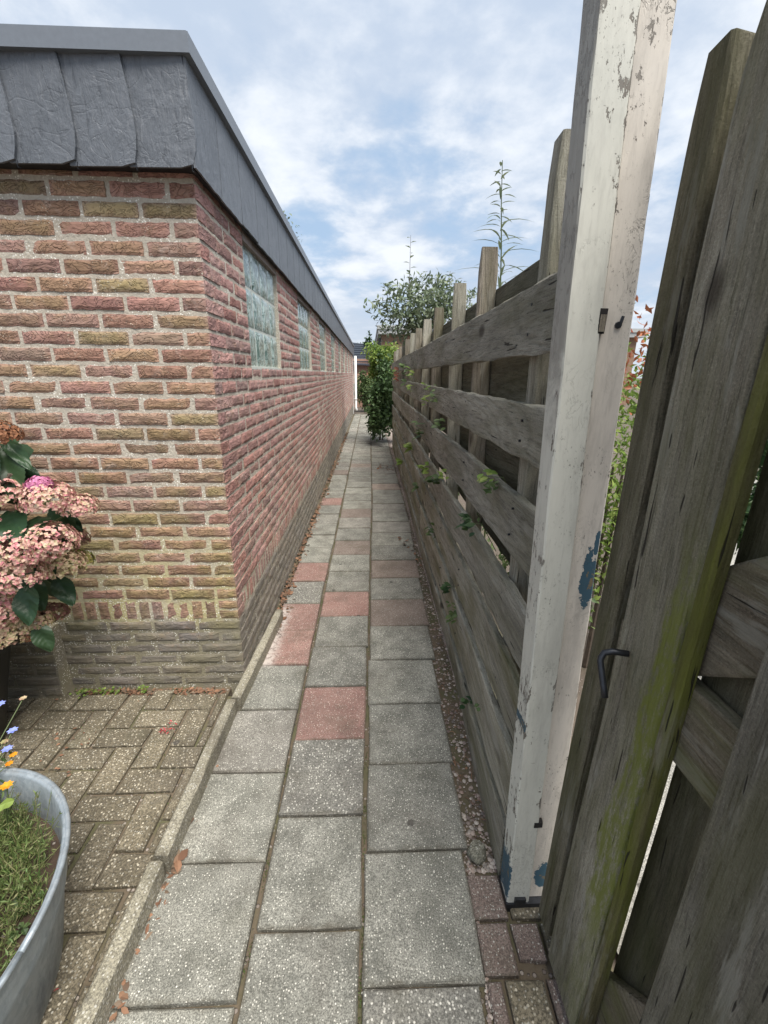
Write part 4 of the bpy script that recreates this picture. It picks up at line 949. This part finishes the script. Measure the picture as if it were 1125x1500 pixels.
# vines through the fence
VN = thing('fence_vine', 'thin vine with bright young leaves poking through the fence boards', 'vine', (.44, 2.5, 0))
st = MB()
for (Y, z, n, sp, m, L) in ((4.2, .75, 5, .07, 'leaflight', .10), (2.45, .835, 7, .05, 'leafmid', .055), (2.0, .38, 10, .055, 'leafdark', .035), (1.85, .33, 9, .05, 'leafmid', .032), (1.32, 1.115, 6, .035, 'leaflight', .030), (5.6, .32, 4, .06, 'leaflight', .09),
                           (2.6, 1.31, 8, .10, 'leafmid', .030), (5.0, 1.42, 8, .25, 'leafmid', .07), (6.5, 1.40, 5, .2, 'leafred', .08), (2.4, 1.16, 6, .07, 'leafmid', .04), (1.45, .14, 4, .03, 'leafdark', .03), (1.55, .88, 8, .06, 'leafdark', .035), (3.3, 1.02, 6, .12, 'leafmid', .06), (2.62, .46, 6, .06, 'leafmid', .035), (3.0, 1.30, 7, .14, 'leaflight', .035), (4.2, 1.38, 8, .22, 'leaflight', .05), (7.0, 1.42, 5, .2, 'leaflight', .07), (3.0, .80, 6, .07, 'leaflight', .05), (2.2, .93, 5, .05, 'leaflight', .03), (1.30, 1.10, 7, .05, 'leafmid', .028), (1.25, .30, 4, .03, 'leafmid', .022), (3.6, .50, 5, .06, 'leafmid', .05)):
    c = Vector((FX(Y) - .004 + .03 * max(0, 1.2 - z), Y, z)); st = MB(); st.tube([c + Vector((.10, .02, -.12)), c + Vector((.03, 0, 0)), c + Vector((-.015, sp * .4, .0))], .0022, 4, .001); st.build('stem', 'stem', VN)
    for k in range(int(n * 1.9)):
        p = c + Vector((R.uniform(-.03, .012), R.uniform(-1, 1) * sp, R.uniform(-.7, .7) * sp * .7)); m_ = MB(); m_.leaf(p, Vector((-.8, R.uniform(-.8, .5), R.uniform(-.4, .7))), Vector((-.3, -.3, 1)) + rv() * .4, L * R.uniform(.7, 1.25), L * R.uniform(.5, .75), 3); m_.build('leaf', m, VN)

# ------------------------------------------------------------------ litter, moss, small weeds
def curl(mb, x, y, z, L):
    a = R.uniform(0, 6.28); mb.leaf(Vector((x, y, z + .002 + L * .12)), Vector((math.cos(a), math.sin(a), R.uniform(-.1, .35))), Vector((R.uniform(-.6, .6), R.uniform(-.6, .6), 1)), L, L * R.uniform(.4, .7), 3, R.uniform(-.2, .6), R.uniform(-.1, .4))
lt = MB()
for i in range(330): curl(lt, R.uniform(-1.45, -.68), 1.735 - abs(R.gauss(0, .022)), -.01, R.uniform(.010, .026))
for i in range(900): Y = 2.2 + 9 * R.random() ** 1.6; curl(lt, -.58 + abs(R.gauss(0, .026)), Y + R.gauss(0, .02), -.004, R.uniform(.012, .034) * (1 + .06 * Y))
for i in range(75): Y = R.choice([R.gauss(.60, .06), R.gauss(.80, .05), R.gauss(.93, .02), R.uniform(.5, 2.2)]); curl(lt, -.596 + abs(R.gauss(0, .010)), Y, -.001, R.uniform(.010, .028))
for i in range(60): curl(lt, R.uniform(.33, .42), R.uniform(.95, 2.5), -.018, R.uniform(.006, .016))
for i in range(26): u = R.random(); curl(lt, .27 + .13 * u + R.gauss(0, .01), 3.75 - .6 * u + R.gauss(0, .04), 0, R.uniform(.02, .04))
for i in range(40): curl(lt, R.uniform(-1.3, -1.1), R.uniform(1.15, 1.5), 0, R.uniform(.008, .02))
for i in range(60): curl(lt, R.uniform(.1, .42), R.gauss(6.9, .25), 0, R.uniform(.02, .05))
lt.build('fallen_leaves', 'litter', kind='stuff')
bigl = MB(); [curl(bigl, -.590 + R.gauss(0, .006), .955 + R.gauss(0, .012), .004, .038) for _ in range(6)]
tag(bigl.build('dry_leaf_clump', 'litter'), 'curled orange-brown dry leaves in the joint beside the kerb', 'leaves')
ms = MB()
for i in range(2600):
    Y = .5 + 6 * R.random() ** 1.5; s_ = R.choice([0, 1]); x = (-.312 if s_ == 0 else j2(Y)) + R.gauss(0, .003)
    if noise.noise(Vector((x * 9, Y * 5, s_ * 7))) < -.05: continue
    ms.leaf(Vector((x, Y, -.014)), rv() + Vector((0, 0, .8)), rv(), R.uniform(.003, .008), .003)
for i in range(2200):
    x = R.uniform(-1.4, -.69); Y = R.uniform(.75, 1.72); q_ = noise.noise(Vector((x * 7, Y * 7, 0)))
    if q_ < .12: continue
    ms.leaf(Vector((x, Y, -.012)), rv() + Vector((0, 0, .6)), rv(), R.uniform(.004, .008), .004)
ms.build('joint_moss', 'grass', kind='stuff')
for (x, y, s_, n, lab) in ((-1.30, 1.715, .030, 46, 'leftmost clover patch at the foot of the brick wall'), (-1.20, 1.72, .028, 40, 'second clover patch from the left at the foot of the wall'), (-1.05, 1.725, .016, 26, 'small clover sprig against the wall near the middle')):
    q = MB()
    for i in range(n): q.leaf(Vector((x + R.gauss(0, s_), y - abs(R.gauss(0, s_ * .5)), R.uniform(0, .03))), rv(), Vector((0, 0, 1)) + rv() * .5, .012, .011, 3)
    q.build('clover', 'leaflight', kind='stuff')
for (x, y, n, lab) in ((-.838, 1.475, 26, 'small red weed growing in a joint of the herringbone paving'), (-.772, .66, 14, 'faint red weed in the paving beside the zinc tub')):
    q = MB()
    for i in range(n): q.leaf(Vector((x + R.gauss(0, .014), y + R.gauss(0, .016), .004 + R.uniform(0, .012))), rv(), Vector((0, 0, 1)) + rv() * .5, .015, .005, 3)
    tag(q.build('red_weed', 'redweed'), lab, 'weed')
tw = MB(); tw.tube([(-.56, 2.22, .03), (-.52, 2.16, .022), (-.49, 2.13, .02)], .003, 4, .001); tag(tw.build('twig', 'bark'), 'short dark twig lying where the kerb meets the path', 'twig')
tw = MB()
for i in range(26): x, y = R.uniform(.33, .41), R.uniform(1.0, 1.9); a = R.uniform(0, 3.1); tw.tube([(x, y, -.012), (x + math.cos(a) * .015, y + math.sin(a) * .02, -.002), (x + math.cos(a) * .03, y + math.sin(a) * .045, -.014)], .0012, 3)
tw.build('dry_stalks', 'litter', kind='stuff')

# ------------------------------------------------------------------ far things
fh = thing('far_house', 'flat-roofed brick house with grey fascia beyond the fence', 'house', (5, 28, 0))
m_ = MB(); m_.box(.66, 14, 24.0, 33, -.07, 3.35); m_.build('wall', 'farbrick', fh)
m_ = MB(); m_.box(.45, 14.3, 23.7, 33.3, 3.35, 3.58); m_.box(.40, 14.35, 23.65, 33.35, 3.58, 3.76); m_.build('fascia', 'farfascia', fh)
m_ = MB(); m_.tube([(.55, 23.9, 3.35), (.52, 23.9, 2.9), (.6, 23.9, 2.6), (.6, 23.9, 0)], .07, 8); m_.build('drainpipe', 'black', fh)
th = thing('tiled_house', 'house with dark blue tiled roof far behind the end of the path', 'house', (-3, 34, 0))
m_ = MB(); m_.box(-9, .1, 30, 38, -.07, 2.35); m_.build('wall', 'pinkwall', th)
m_ = MB(); m_.add([(-9.2, 29.6, 2.3), (.9, 29.6, 1.9), (.4, 34, 3.4), (-9.2, 34, 4.6), (-9.2, 38.4, 2.3), (.9, 38.4, 1.9)], [(0, 1, 2, 3), (3, 2, 5, 4), (1, 5, 2), (0, 3, 4), (0, 4, 5, 1)]); rf = m_.build('roof', 'tile', th)
for k in range(9):
    m_ = MB(); u = k / 9; m_.box(-4, .55 - .05 * k, 29.62 + 4.3 * u - .02, 29.62 + 4.3 * u + .06, 2.12 + 1.45 * u, 2.2 + 1.45 * u); m_.build('tile_course', 'tile', rf)
gw = MB(); gw.box(-1.2, 3.0, 20.2, 20.4, -.07, 1.42); tag(gw.build('garden_wall', 'pinkwall'), 'low pinkish garden wall behind the planting at the end of the path', 'wall')
def tree(nm, lab, c, r, n, L, m, h0, clumps=26):
    t_ = thing(nm, lab, 'tree', (c[0], c[1], 0)); crown_leaves(c, r[0], r[1], r[2], n, L, L * .55, clumps).build('crown', m, t_)
    q = MB(); q.tube([(c[0], c[1], -.07), (c[0] + .1, c[1], h0), (c[0], c[1], c[2])], .16, 7, .05)
    for k in range(6): a = k * 1.05; q.tube([(c[0] + .05, c[1], h0 + k * .1), (c[0] + math.cos(a) * r[0] * .5, c[1] + math.sin(a) * r[1] * .5, c[2] + R.uniform(-.2, .5) * r[2])], .05, 5, .02)
    q.build('trunk', 'bark', t_)
tree('far_tree', 'dark green tree beyond the path between the two far houses', (-.1, 40, 2.9), (2.0, 2, 1.6), 2600, .28, 'leafdark', 1.5)
tree('roof_tree', 'small tree top just showing over the garage roof edge', (-2.35, 9.2, 3.75), (1.1, 1.1, .98), 1500, .09, 'leafpale', 2.4)
tree('far_tree', 'thin conifer tip standing left of the flat-roofed far house', (.0, 33, 3.0), (.35, .4, 1.35), 500, .2, 'leafdark', 1.5, 10)
